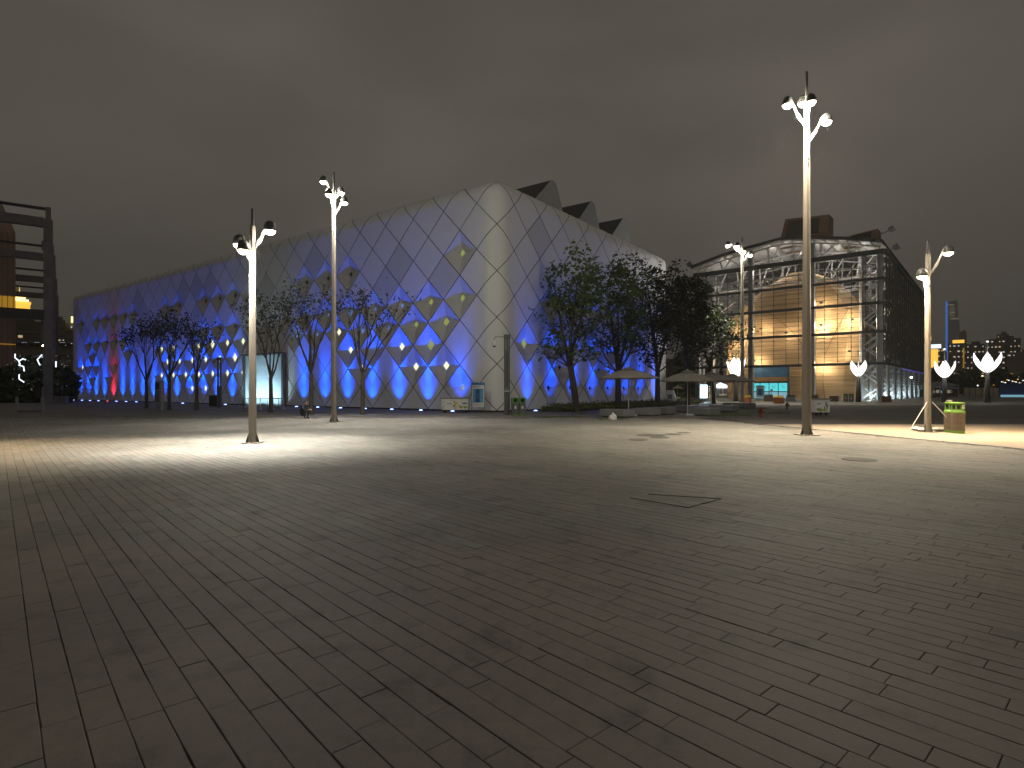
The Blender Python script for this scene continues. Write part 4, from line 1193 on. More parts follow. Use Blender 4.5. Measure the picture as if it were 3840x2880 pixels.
def cart(b, rz, L, lb, style):
    t = thing('drinks_cart', lb, 'cart', b, rz, 'white printed drinks carts')
    W = .8; h0, h1 = .2, 1.0
    mb = MB(); mb.add([(-L / 2 + .06, -W / 2, h0), (L / 2 - .06, -W / 2, h0), (L / 2 - .06, W / 2, h0), (-L / 2 + .06, W / 2, h0), (-L / 2, -W / 2, h1), (L / 2, -W / 2, h1), (L / 2, W / 2, h1), (-L / 2, W / 2, h1)],
                      [(3, 2, 1, 0), (4, 5, 6, 7), (0, 1, 5, 4), (1, 2, 6, 5), (2, 3, 7, 6), (3, 0, 4, 7)])
    mb.build('body', M['white'], t)
    mb = MB(); mb.box((0, 0, h1 + .03), (L + .12, W + .1, .06)); mb.build('lid', M['mgrey'], t)
    for x in (-L / 2 + .2, L / 2 - .2):
        for y in (-.25, .25):
            mb = MB(); mb.tube([(x, y - .03, .1), (x, y + .03, .1)], .1, 10); mb.build('wheel', M['black'], t)
    rr = random.Random(11 + style)
    def blob(name, mt, x, z, w, h):
        m2 = MB(); n = 9; m2.add([(x + w * math.cos(2 * math.pi * k / n) * rr.uniform(.5, 1), -W / 2 - .008, z + h * math.sin(2 * math.pi * k / n) * rr.uniform(.5, 1)) for k in range(n)], [tuple(range(n))])
        m2.build(name, mt, t)
    if style == 0:
        for (x, z, w, h, mt) in [(0.02, .62, .10, .25, 'yellow'), (-.06, .80, .06, .10, 'maroon'), (-.06, .50, .05, .12, 'maroon'), (.14, .68, .10, .10, 'yellow'), (.1, .38, .10, .12, 'yellow'), (.45, .42, .22, .14, 'leafprint'), (.75, .40, .2, .12, 'leafprint'), (-.80, .72, .04, .08, 'ink'), (-.78, .50, .05, .06, 'maroon'), (-.82, .34, .05, .10, 'leafprint'), (.3, .52, .04, .08, 'ink'), (.5, .90, .07, .03, 'ink'), (-.25, .88, .05, .04, 'ink'), (-.6, .80, .03, .04, 'leafprint'), (.05, .30, .08, .05, 'leafprint')]:
            blob('print_blot', M[mt], x, z, w, h)
        for (x, w) in ((-.5, .10), (-.38, .08), (-.28, .12)): blob('print_mark', M['mgrey'], x, .64, w * .6, .05)
        m2 = MB(); m2.box((.70, -W / 2 - .006, .66), (.34, .006, .11)); m2.build('print_band', M['ink'], t)
    else:
        for (x, z, w, h, mt) in [(-.2, .36, .30, .14, 'leafprint'), (.15, .34, .22, .12, 'leafprint'), (-.35, .40, .12, .12, 'leafprint'), (.22, .72, .07, .20, 'signdeep'), (.30, .60, .06, .14, 'signdeep'), (.12, .48, .05, .16, 'green_dull'), (.28, .46, .05, .08, 'signdeep'), (-.22, .74, .10, .05, 'ink'), (-.38, .74, .06, .05, 'ink')]:
            blob('print_blot', M[mt], x, z, w, h)
cart(gpt(1709, 1547), R(-4), 1.95, 'long white printed drinks cart against the hall near the corner', 0)
cart(gpt(3070, 1557), R(8), 1.05, 'short white printed cart half hidden by the tallest lamp', 1)
def board(b, rz, w, h, lb):
    t = thing('sign_board', lb, 'sign', b, rz, 'blue and white standing notice boards')
    for x in (-w / 2 - .02, w / 2 + .02):
        mb = MB(); mb.box((x, .03, h / 2), (.05, .06, h)); mb.build('leg', M['mgrey'], t)
    mb = MB(); mb.box((0, 0, h * .59), (w, .05, h * .80)); mb.build('board', M['white'], t)
    mb = MB(); mb.box((0, -.028, h * .955), (w + .01, .012, h * .085)); mb.build('header', M['signblue'], t)
    mb = MB(); mb.box((w * .25, -.037, h * .955), (w * .4, .006, h * .03)); mb.build('header_mark', M['signpic'], t)
    mb = MB(); mb.box((0, -.029, h * .56), (w * .84, .01, h * .46)); mb.build('picture', M['signpic'], t)
    mb = MB(); mb.box((-.03 * w, -.036, h * .56), (w * .30, .008, h * .43)); mb.build('picture_shape', M['signdeep'], t)
    mb = MB()
    for z in (.50, .62): mb.box((-.03 * w, -.043, h * z), (w * .16, .006, h * .012))
    mb.box((-.09 * w, -.043, h * .56), (w * .015, .006, h * .12)); mb.box((.04 * w, -.043, h * .56), (w * .015, .006, h * .12))
    mb.build('picture_lines', M['signpic'], t)
    for z, wd, tk, n in ((.865, .62, .026, 8), (.835, .5, .008, 9), (.265, .80, .018, 13)):
        rr = random.Random(int(z * 1000)); mb = MB(); x = -w * .42
        for k in range(n):
            q = w * wd / n; mb.box((x + q / 2, -.03, h * z), (q * rr.uniform(.5, .85), .008, h * tk * rr.uniform(.7, 1))); x += q
        mb.build('lettering', M['ink'], t)
board(gpt(1793, 1547), R(3), .86, 2.15, 'tall blue and white notice board beside the hall corner')
b = at(2851, 92); board(b, R(-40), 1.15, 2.35, 'distant blue and white notice board by the pavilion column')
# camera post at the corner
b = gpt(1901, 1556); t = thing('camera_post', 'dark slotted square post with a dome camera at the hall corner', 'camera post', b, R(5))
hp = zat(1257, b.y)
mb = MB()
mb.box((0, 0, .75), (.36, .30, 1.5)); mb.box((-.14, 0, hp / 2 + .7), (.08, .30, hp - 1.7)); mb.box((.14, 0, hp / 2 + .7), (.08, .30, hp - 1.7)); mb.box((0, 0, hp / 2 + .7), (.10, .28, hp - 1.75)); mb.box((0, 0, hp - .1), (.40, .34, .26))
mb.build('shaft', M['dgrey'], t)
mb = MB()
for x in (-.075, .075): mb.box((x, -.08, 3.0), (.035, .03, 2.4))
mb.build('light_slot', M['mgrey'], t)
mb = MB(); mb.tube([(-.1, 0, hp - .1), (-.75, 0, hp - .12), (-.82, 0, hp - .22), (-.82, 0, hp - .36)], .03, 8); mb.build('bracket', M['mgrey'], t)
mb = MB(); mb.lathe((-.82, 0, hp - .75), [(.001, 0), (.12, .05), (.15, .15), (.16, .25), (.12, .38), (.03, .42)], 12); mb.build('dome_camera', M['white'], t, True)
mb = MB(); mb.lathe((-.82, 0, hp - .80), [(.001, 0), (.09, .05), (.12, .14)], 12); mb.build('dome_glass', M['black'], t, True)
# camera post on the left with its box
b = gpt(823, 1528); t = thing('camera_pole', 'dark camera pole with a black cabinet in front of the blue wall', 'camera post', b)
hp = zat(1340, b.y)
mb = MB()
for x in (-.14, .14): mb.box((x, 0, hp / 2), (.09, .2, hp))
mb.box((0, 0, hp - .15), (.42, .26, .3)); mb.box((0, 0, 1.0), (.4, .24, 2.0)); mb.build('shaft', M['dgrey'], t)
mb = MB(); mb.lathe((-.5, 0, hp - .55), [(.001, 0), (.14, .08), (.15, .2), (.05, .3)], 10); mb.bar((-.5, 0, hp - .25), (0, 0, hp - .1), .05, .05); mb.build('dome_camera', M['mgrey'], t)
b = gpt(805, 1524.5); mb = MB(); mb.box((0, 0, .03), (.7, .6, .06)); mb.box((0, 0, .55), (.78, .68, .98)); mb.box((0, 0, 1.07), (.84, .74, .06))
o = mb.build('cabinet', M['black']); o.location = b; tag(o, 'black floor cabinet at the foot of the left camera pole', 'cabinet')
# information kiosk
b = gpt(598, 1539); t = thing('info_kiosk', 'grey free-standing kiosk on two short legs under the small trees', 'kiosk', b, R(-18))
mb = MB(); mb.box((0, 0, 1.35), (.62, .30, 1.95)); mb.build('body', M['mgrey'], t)
mb = MB(); mb.box((-.06, -.158, 1.92), (.44, .015, .56)); mb.build('screen', M['black'], t)
mb = MB(); mb.box((-.06, -.158, 1.1), (.44, .012, .9)); mb.build('panel', M['dgrey'], t)
for x in (-.22, .22):
    mb = MB(); mb.box((x, 0, .19), (.14, .24, .38)); mb.build('leg', M['mgrey'], t)
# slim black totem
b = gpt(1212, 1527); t = thing('totem_sign', 'slim black totem sign standing before the blue wall', 'sign', b, R(-30))
mb = MB(); mb.box((0, 0, 1.1), (.50, .14, 2.1)); mb.build('slab', M['black'], t)
mb = MB(); mb.box((0, 0, .03), (.9, .5, .06)); mb.build('base', M['mgrey'], t)
# queue barrier before the entrance
t = thing('queue_barrier', 'row of thin barrier posts with red belts before the pale shutter', 'barrier')
pts_q = [gpt(x, y) for x, y in ((912, 1531), (940, 1533), (958, 1534), (978, 1535), (1002, 1536), (1024, 1536), (1045, 1534), (1064, 1534))]
for k, p in enumerate(pts_q):
    mb = MB(); mb.tube([p, p + Vector((0, 0, .95))], .03, 8); mb.lathe(p, [(.17, 0), (.17, .02), (.03, .05)], 10); mb.build('post', M['steel_light'] if k % 2 else M['dgrey'], t)
for k, (a, b) in enumerate(zip(pts_q, pts_q[1:])):
    mb = MB(); mb.bar(a + Vector((0, 0, .9)), b + Vector((0, 0, .9)), .01, .06); mb.build('belt', M['red'] if k in (4, 5) else M['dgrey'], t)
# hydrants
def hydrant(b, lb):
    t = thing('fire_hydrant', lb, 'fire hydrant', b, 0, 'red fire hydrants by the road')
    mb = MB(); mb.lathe((0, 0, 0), [(.15, 0), (.15, .04), (.09, .05), (.085, .40), (.11, .41), (.11, .45), (.10, .50), (.06, .56), (.03, .57), (.03, .62), (.001, .62)], 14); mb.build('barrel', M['red'], t, True)
    for sx_ in (-1, 1):
        mb = MB(); mb.tube([(0, 0, .34), (sx_ * .15, -.03, .34)], .05, 8); mb.tube([(sx_ * .15, -.03, .34), (sx_ * .18, -.036, .34)], .065, 8); mb.build('nozzle', M['red'], t)
hydrant(gpt(2854, 1565), 'red fire hydrant nearer the camera, right of the benches')
hydrant(gpt(2952, 1535), 'red fire hydrant farther off, left of the tallest lamp')
# planters
def planter(b, w, h, mt, fl, lb, rz=R(-38)):
    t = thing('planter', lb, 'planter', b, rz, 'square planter boxes before the pavilion')
    n = 4
    for k in range(n):
        mb = MB(); mb.box((0, -w / 2, h / 2), (w, .05, h - .04)); o = mb.build('side', mt, t); 
        a = k * math.pi / 2; o.rotation_euler = (0, 0, a)
    mb = MB(); mb.box((0, 0, h - .06), (w - .05, w - .05, .04)); mb.build('soil', M['bark'], t)
    if fl is not None:
        mb = MB(); rr = random.Random(int(w * 100 + b.x * 10))
        for k in range(260):
            p = Vector((rr.uniform(-.48, .48) * w, rr.uniform(-.48, .48) * w, h + rr.uniform(-.05, .22))); a = rr.uniform(.04, .09)
            n1 = Vector((rr.gauss(0, 1), rr.gauss(0, 1), rr.gauss(0, 1))).normalized(); n2 = n1.orthogonal().normalized()
            mb.add([p - n1 * a, p + n2 * a * .8, p + n1 * a, p - n2 * a * .8], [(0, 1, 2, 3)])
        mb.build('flowers', fl, t, kind='stuff')
planter(gpt(2802, 1511), .75, .72, M['terracotta'], M['flower'], 'orange planter with yellow flowers behind the farthest bench')
planter(gpt(2921, 1514), .95, .72, M['terracotta'], M['flower'], 'wide orange planter with yellow flowers before the glass doors')
planter(gpt(2882, 1505), 1.0, .75, M['brownbox'], M['hedge'], 'dark brown planter with leaves by the small white sign')
planter(gpt(2967, 1506), 1.1, .68, M['dgrey'], M['leaf_dark'], 'dark planter with dark plants in front of the right door')
planter(gpt(3053, 1504), 1.0, .72, M['brownbox'], M['hedge'], 'brown planter with leaves just right of the tallest lamp')
planter(gpt(3129, 1505), 1.1, .8, M['brownbox'], None, 'empty dark brown planter box before the timber wall')
planter(gpt(3325, 1508), 1.0, .82, M['brownbox'], None, 'reddish brown planter box at the pavilion corner')
b = at(2893, 96); t = thing('post_sign', 'small white square sign on a thin post by the doors', 'sign', b)
mb = MB(); mb.tube([(0, 0, 0), (0, 0, 1.5)], .035, 6); mb.build('post', M['mgrey'], t)
mb = MB(); mb.box((0, -.05, 1.55), (.45, .03, .5)); mb.build('plate', M['white'], t)
mb = MB(); mb.box((0, -.07, 1.62), (.2, .01, .08)); mb.box((.02, -.07, 1.48), (.22, .01, .05)); mb.build('marks', M['ink'], t)
# lit advertising box
b = at(2638.5, 80); t = thing('light_box', 'blazing blue-white advertising light box under the parasols', 'light box', b, 0)
mb = MB(); mb.box((0, 0, .22), (.8, .25, .44)); mb.box((0, .03, 1.4), (1.1, .16, 2.0)); mb.build('case', M['dgrey'], t)
mb = MB(); mb.box((0, -.07, 1.42), (1.0, .03, 1.82)); mb.build('panel', M['litboard'], t)
light('SPOT', 'box_glow', (0, -.2, 1.4), 260, (.5, .85, 1), t, .4, aim=(0, -1, -.06), angle=140, blend=1)
# white cabin at the end of the hall
b = at(2515, 62); t = thing('ticket_cabin', 'small white angular cabin at the far end of the hall', 'cabin', b, R(-20))
mb = MB(); mb.prism([(-.45, -.4), (.3, -.4), (.3, .6), (-.45, .6)], 0, 1.6)
mb.add([(.3, -.4, 0), (.52, -.4, 0), (.52, -.4, .8), (.3, -.4, 1.6), (.3, .6, 0), (.52, .6, 0), (.52, .6, .8), (.3, .6, 1.6)], [(0, 1, 2, 3), (7, 6, 5, 4), (1, 5, 6, 2), (2, 6, 7, 3)])
mb.build('body', M['white'], t)
mb = MB(); mb.box((-.05, -.41, .9), (.5, .02, .5)); mb.build('hatch', M['mgrey'], t)
# market stall behind
b = at(2698, 118); t = thing('market_stall', 'lit white stall with a gabled top behind the parasols', 'stall', b)
mb = MB()
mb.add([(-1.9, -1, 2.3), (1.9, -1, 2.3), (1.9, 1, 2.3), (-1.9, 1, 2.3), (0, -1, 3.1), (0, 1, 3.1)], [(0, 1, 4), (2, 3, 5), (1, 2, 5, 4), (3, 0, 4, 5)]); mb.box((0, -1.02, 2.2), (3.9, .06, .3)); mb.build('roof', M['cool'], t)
for x in (-1.8, 1.8):
    mb = MB(); mb.box((x, -1, 1.05), (.1, .1, 2.1)); mb.build('post', M['steel_light'], t)
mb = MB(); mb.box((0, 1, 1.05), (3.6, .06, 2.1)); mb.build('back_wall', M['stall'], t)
for k in range(14):
    mb = MB(); mb.box((-1.6 + k * .24, -.3, 1.35), (.12, .3, .9 + .2 * (k % 3))); mb.build('garment', M[('dgrey', 'mgrey', 'navy', 'maroon')[k % 4]], t)
mb = MB(); mb.box((0, -1.1, .5), (3.6, .4, .06)); mb.box((0, -1.1, .25), (3.5, .36, .44)); mb.build('counter', M['mgrey'], t)

# ------------------------------------------------------------------ squatting person
def person(b):
    t = thing('person', 'person in dark clothes squatting on the plaza, turned to the right', 'person', b, R(-12))
    me = bpy.data.meshes.new('body'); bmm = bmesh.new()
    V = {}
    J_ = {'pelvis': ((-.12, 0, .27), .135), 'belly': ((-.10, 0, .42), .13), 'chest': ((-.02, 0, .60), .14), 'neck': ((.05, 0, .75), .055), 'head0': ((.07, 0, .80), .05)}
    for s, sy in (('l', 1), ('r', -1)):
        J_.update({'hip' + s: ((-.10, sy * .10, .25), .10), 'knee' + s: ((.26, sy * .15, .47), .065), 'calf' + s: ((.18, sy * .14, .28), .062), 'ankle' + s: ((.10, sy * .13, .09), .042), 'toe' + s: ((.27, sy * .15, .035), .036),
                   'sh' + s: ((.0, sy * .18, .67), .06), 'elb' + s: ((.16, sy * .22, .50), .045), 'wr' + s: ((.34, sy * .10, .53), .032)})
    for k, (p, r_) in J_.items(): V[k] = bmm.verts.new(p)
    E = [('pelvis', 'belly'), ('belly', 'chest'), ('chest', 'neck'), ('neck', 'head0')]
    for s in 'lr': E += [('pelvis', 'hip' + s), ('hip' + s, 'knee' + s), ('knee' + s, 'calf' + s), ('calf' + s, 'ankle' + s), ('ankle' + s, 'toe' + s), ('chest', 'sh' + s), ('sh' + s, 'elb' + s), ('elb' + s, 'wr' + s)]
    for a, c in E: bmm.edges.new((V[a], V[c]))
    bmm.verts.index_update(); order = [k for k in J_]
    bmm.to_mesh(me); bmm.free()
    o = bpy.data.objects.new('body', me); col.objects.link(o); o.parent = t
    me.materials.append(M['cloth'])
    sk = o.modifiers.new('skin', 'SKIN')
    for i, k in enumerate(order):
        me.skin_vertices[0].data[i].radius = (J_[k][1], J_[k][1])
    me.skin_vertices[0].data[0].use_root = True
    o.modifiers.new('sub', 'SUBSURF').levels = 2; o.modifiers['sub'].render_levels = 2
    # head with face, ears, hair
    mb = MB(); prof = []
    nu, nv = 12, 14
    for i in range(nu + 1):
        th = math.pi * i / nu
        for j in range(nv):
            ph = 2 * math.pi * j / nv
            x, y, z = math.sin(th) * math.cos(ph), math.sin(th) * math.sin(ph), math.cos(th)
            r_ = 1.0
            xx = .098 * x; yy = .075 * y; zz = .118 * z
            if z < -.2 and x > 0: xx += .012 * (-z)
            if z < -.3: yy *= .82
            if x > .8 and abs(y) < .35 and -.35 < z < .1: xx += .020 * (1 - abs(y) / .35)
            mb.v.append((.085 + xx, yy, .90 + zz))
    for i in range(nu):
        for j in range(nv): mb.f.append((i * nv + j, i * nv + (j + 1) % nv, (i + 1) * nv + (j + 1) % nv, (i + 1) * nv + j)); mb.m.append(0)
    mb.build('head', M['skin'], t, True)
    mb = MB(); o_ = len(mb.v)
    for i in range(8):
        th = math.pi * .62 * i / 7
        for j in range(14):
            ph = 2 * math.pi * j / 14
            thj = th * (1 - .35 * max(0, math.cos(ph)))
            mb.v.append((.078 + .108 * math.sin(thj) * math.cos(ph), .084 * math.sin(thj) * math.sin(ph), .905 + .124 * math.cos(thj)))
    for i in range(7):
        for j in range(14): mb.f.append((i * 14 + j, i * 14 + (j + 1) % 14, (i + 1) * 14 + (j + 1) % 14, (i + 1) * 14 + j)); mb.m.append(0)
    mb.build('hair', M['hair'], t, True)
    for sy in (-1, 1):
        mb = MB(); mb.box((.172, sy * .028, .915), (.012, .02, .010)); mb.build('eye', M['black'], t)
        mb = MB(); mb.lathe((.075, sy * .078, .87), [(.001, 0), (.016, .015), (.018, .035), (.001, .055)], 6); mb.build('ear', M['skin'], t)
        # hands: palm with five fingers, closing on each other in front of the knees
        mb = MB(); c = Vector((.37, sy * .08, .525))
        mb.tube([c - Vector((.045, 0, -.005)), c, c + Vector((.04, -sy * .02, -.008))], [.026, .032, .028], 8)
        for f in range(4):
            base = c + Vector((.035, -sy * .015, .025 - f * .017)); L = (.062, .072, .066, .05)[f]
            mb.tube([base, base + Vector((L * .5, -sy * .012, -.004)), base + Vector((L * .75, -sy * .035, -.014))], [.009, .008, .006], 6)
        mb.tube([c + Vector((-.01, -sy * .02, .028)), c + Vector((.02, -sy * .04, .04)), c + Vector((.045, -sy * .05, .034))], [.011, .009, .007], 6)
        mb.build('hand', M['skin'], t, True)
        mb = MB(); mb.box((.18, sy * .145, .012), (.26, .085, .024)); mb.build('shoe_sole', M['sole'], t)
    mb = MB(); mb.box((.183, 0, .845), (.008, .034, .008)); mb.build('mouth', M['red'], t)
person(gpt(1140, 1571))

# ------------------------------------------------------------------ left: bare portal frames, buildings, planting
FD = Vector((-.61, .79, 0)).normalized(); FB = Vector((-.8, -.6, 0))
fr0 = Vector(((181 - CX) / F * 66.7, 66.7, 0))
for k in range(4):
    q = fr0 + FD * (22.2 * k)
    t = thing('portal_frame', ('nearest bare concrete portal frame at the left edge', 'second bare portal frame behind the nearest one', 'third bare portal frame, farther back at left', 'farthest bare portal frame of the left row')[k], 'portal frame', q, math.atan2(FB.y, FB.x), 'bare portal frames at the left')
    mb = MB(); mb.box((0, 0, 10.6), (.85, .9, 21.2)); mb.box((0, 0, 21.9), (.5, .6, 1.5)); mb.box((.35, 0, 18.2), (.5, .6, 1.0)); mb.build('column', M['concrete'], t)
    mb = MB(); mb.box((10, 0, 20.85), (19.3, .7, 1.05)); mb.build('beam', M['concrete_beam'], t)
    mb = MB(); mb.box((10, 0, 22.45), (20, .28, .30)); mb.build('rail', M['steel_dark'], t)
    if k == 0:
        mb = MB(); mb.box((10, .2, 10.2), (19.3, .6, 1.15)); mb.build('crane_beam', M['steel_dark'], t)
        mb = MB(); mb.box((.5, -.1, 1.0), (.16, .16, 2.0)); mb.build('pipe', M['steel'], t)
    mb = MB(); mb.box((0, 0, .25), (1.3, 1.3, .5)); mb.build('footing', M['concrete'], t)
# crane rail along the frames
mb = MB(); a = fr0 + FD * 1 + Vector((0, 0, 12.6)); mb.bar(a, a + FD * 66, .3, .45)
tag(mb.build('runway_rail', M['steel_dark']), 'dark rail running along the left portal frames', 'rail')
# brown tower behind
b = at(-18, 95); t = thing('brown_building', 'tall brown ribbed building with a golden band at the left edge', 'building', b, -math.atan2(b.x, b.y))
zt_ = zat(862, 95); w_ = 58 * 95 / F
mb = MB(); mb.prism([(-9, 0), (w_, 0), (w_, 8), (-9, 8)], 0, zt_)
mb.add([(-9, 0, zt_), (w_, 0, zt_), (w_, 8, zt_), (-9, 8, zt_), (-9, 0, zt_ + 6), (w_ - 1.9, 0, zt_ + 5), (w_ - 1.9, 8, zt_ + 5), (-9, 8, zt_ + 6)], [(0, 1, 5, 4), (1, 2, 6, 5), (2, 3, 7, 6), (4, 5, 6, 7)])
mb.build('wall', M['brownwall'], t)
z0_, z1_ = zat(1162, 95), zat(1107, 95)
mb = MB(); mb.box((w_ / 2 - 4.5, -.06, (z0_ + z1_) / 2), (w_ + 9, .12, z1_ - z0_)); mb.build('lit_band', M['amber'], t)
for k in range(8):
    mb = MB(); mb.box((w_ - .3 - k * .7, -.12, zt_ / 2), (.08, .16, zt_)); mb.build('rib', M['wood_dark'], t)
mb = MB(); mb.box((w_ / 2 - 4.5, -.2, zat(1289, 95)), (w_ + 9, .1, .12)); mb.build('light_line', M['amber'], t)

def tower(px0, px1, pyt, d, lb, m='tower', wins=0, base_py=1470, seed=0, wm=('warmwin', 'coolwin'), ww=1.0, depth=18, rows=None):
    x0, x1 = (px0 - CX) / F * d, (px1 - CX) / F * d
    H = zat(pyt, d)
    t = thing('tower_block', lb, 'building', ((x0 + x1) / 2, d, 0), -math.atan2((x0 + x1) / 2, d), 'city buildings on the skyline')
    W = x1 - x0
    mb = MB(); mb.box((0, depth / 2, H / 2), (W, depth, H)); mb.box((W * .1, depth / 2, H + 1.2), (W * .4, depth * .4, 2.4))
    mb.build('wall', M[m], t)
    rr = random.Random(seed)
    # floor bands and window bays in relief
    mb = MB(); nf = max(4, int(H / 4.2))
    for k in range(1, nf): mb.box((0, -.15, H * k / nf), (W * .98, .3, .5))
    mb.build('floor_band', M['tower_pale' if m == 'tower' else 'tower'], t)
    if wins:
        for mi, w_ in enumerate(wm):
            mb = MB(); nx = max(3, int(W / 2.4))
            for k in range(int(wins * .8)):
                fx, fz = rr.randrange(nx), rr.randrange(int(nf * .35), nf)
                mb.box((-W / 2 + (fx + .5) * W / nx, -.35, H * (fz + .5) / nf), (rr.choice((.5, .7, .9, 1.5)) * ww, .12, rr.uniform(.7, 1.3) * ww))
            mb.build('lit_windows', M[w_], t, kind='stuff')
    return t, W, H
# right skyline
def crown(t, W, H, m, h, fr=1.0, off=0, z=0):
    mb = MB(); mb.box((off, 6, H + z + h / 2), (W * fr, 12, h)); mb.build('crown', M[m], t)
D1 = 520
t, W, H = tower(3436, 3488, 1278, D1, 'tower with a glowing golden roof ring right of the pavilion', wins=16, seed=1)
crown(t, W, H, 'gold', 3.6, .95); crown(t, W, H, 'gold', 1.6, 1.05, z=-9)
t, W, H = tower(3490, 3536, 1305, 480, 'golden-lit block with a white billboard on its roof', wins=22, seed=2)
mb = MB(); mb.box((-.5, -.5, H + 1.4), (W * .66, .5, 3.2)); mb.build('billboard', M['cool'], t)
mb = MB(); mb.box((-1.8, -.5, H - 14), (W * .5, .4, 26)); mb.build('lit_front', M['gold'], t)
t, W, H = tower(3528, 3548, 1320, 500, 'small dark block beside the blue-edged skyscraper', wins=6, seed=3)
mb = MB(); mb.lathe((-1, -.6, H - 6), [(.001, 0), (1.7, 1), (1.7, 3.4), (.001, 4.6)], 8); mb.build('lantern', M['gold'], t)
t, W, H = tower(3562, 3612, 1287, 470, 'tower with a curved golden crown right of the skyscraper', wins=16, seed=4)
crown(t, W, H, 'gold', 2.6, .7, 1.2); 
mb = MB(); mb.box((W * .42, -.5, H * .55), (.9, .3, H * .7)); mb.build('lit_edge', M['amber'], t)
tower(3600, 3622, 1244, 900, 'faint narrow tower standing far behind the golden crown', 'tower_pale', 0)
tower(3618, 3684, 1290, 500, 'dark apartment tower between golden crown and tulip lamp', wins=26, seed=5, wm=('coolwin', 'warmwin'))
tower(3714, 3812, 1270, 480, 'wide dark apartment tower behind the largest tulip lamp', wins=34, seed=6, ww=.9)
tower(3742, 3778, 1253, 496, 'stepped upper block on top of the wide apartment tower', wins=4, seed=16)
tower(3793, 3900, 1320, 430, 'lower brownish block at the right edge of the skyline', 'tower_pale', wins=4, seed=7)
tower(3656, 3720, 1340, 560, 'low dark block in the gap behind the largest tulip lamp', wins=14, seed=17)
# skyscraper with blue edge, tapering, hole near the top
d = 1500
x0, x1, x2 = [(p - CX) / F * d for p in (3546, 3580, 3602)]
H = zat(1130, d); t = thing('skyscraper', 'tall tapering skyscraper with one edge lit blue', 'building', (x0, d, 0), -math.atan2(x0, d))
w1, w2 = x1 - x0, x2 - x0 + 6
mb = MB(); zz = [0, H * .45, H * .80, H * .84, H * .955, H]
def wd(z): return w2 + (w1 - w2) * (z / H) ** .8
for a, b in ((0, H * .82),):
    mb.add([(0, 0, 0), (w2, 0, 0), (wd(b), 0, b), (0, 0, b), (0, 40, 0), (w2, 40, 0), (wd(b), 40, b), (0, 40, b)], [(0, 1, 2, 3), (1, 5, 6, 2), (4, 0, 3, 7), (3, 2, 6, 7)])
b = H * .82
for (f0, f1, za, zb_) in ((0, .26, b, H), (.74, 1, b, H), (.26, .74, H * .95, H)):
    mb.add([(wd(za) * f0, 0, za), (wd(za) * f1, 0, za), (wd(zb_) * f1, 0, zb_), (wd(zb_) * f0, 0, zb_), (wd(za) * f0, 30, za), (wd(za) * f1, 30, za), (wd(zb_) * f1, 30, zb_), (wd(zb_) * f0, 30, zb_)], [(0, 1, 2, 3), (1, 5, 6, 2), (4, 0, 3, 7), (3, 2, 6, 7), (0, 4, 5, 1)])
mb.build('body', M['tower_blue'], t)
mb = MB(); mb.box((2.0, -1.2, H / 2), (4.2, 1.2, H)); mb.build('blue_edge', M['bluestrip'], t)
mb = MB()
for (fx, fz, w_) in ((.5, .955, 14), (.6, .87, 10), (.7, .80, 16), (.45, .42, 26), (.1, .36, 9), (.75, .36, 20)):
    mb.box((wd(H * fz) * fx, -1, H * fz), (w_, .6, 2.6))
mb.build('lit_windows', M['stall'], t, kind='stuff')
for fz in (.34, .50):
    mb = MB(); mb.lathe((12, -2, H * fz), [(.001, -2), (2.4, 0), (.001, 2)], 8); mb.build('beacon', M['redlight'], t)
# lattice mast
d = 600; t = thing('lattice_mast', 'thin lattice mast with rows of lights at far right', 'mast', at(3822, d))
H = zat(1282, d); mb = MB()
for sx_ in (-1, 1): mb.bar((sx_ * 3, 0, 0), (sx_ * .6, 0, H), .5, .5)
for k in range(10): mb.bar((-3 + k * .24, 0, H * k / 10), (3 - (k + 1) * .24, 0, H * (k + 1) / 10), .3, .3)
mb.build('lattice', M['mgrey'], t)
mb = MB()
for k in range(7): mb.box((0, -.6, H - 2 - k * 3.6), (2.0 + .5 * k, .4, 1.2))
mb.build('lights', M['stall'], t, kind='stuff')
# dark belts of trees at the far edge of the site
def treebelt(px0, px1, py0, py1, d, n, lb, seed, m='leaf_back', size=.5):
    rr = random.Random(seed); mb = MB()
    x0, x1 = (px0 - CX) / F * d, (px1 - CX) / F * d; z1_ = zat(py0, d)
    for k in range(n):
        x = rr.uniform(x0, x1); top = z1_ * (.62 + .38 * (math.sin(x * .55 + seed) * .5 + .5) * (math.sin(x * 1.9) * .25 + .75))
        p = Vector((x, d + rr.uniform(-2, 2), rr.uniform(0, 1) ** .8 * top)); a = size * rr.uniform(.5, 1.2)
        n1 = Vector((rr.gauss(0, 1), rr.gauss(0, .6), rr.gauss(0, 1))).normalized(); n2 = n1.orthogonal().normalized()
        mb.add([p - n1 * a, p + n2 * a * .7, p + n1 * a, p - n2 * a * .7], [(0, 1, 2, 3)])
    o = mb.build('far_trees', M[m]); tag(o, lb, 'trees', kind='stuff')
treebelt(3440, 3860, 1378, 1480, 200, 3200, 'dark mass of far trees under the right skyline', 3, size=1.2)
treebelt(-60, 258, 1345, 1500, 74.5, 2600, 'dark planting behind the left portal frame', 4, size=.55)
treebelt(2540, 2700, 1290, 1500, 126, 1800, 'dark far planting between hall and pavilion', 5, size=.9)
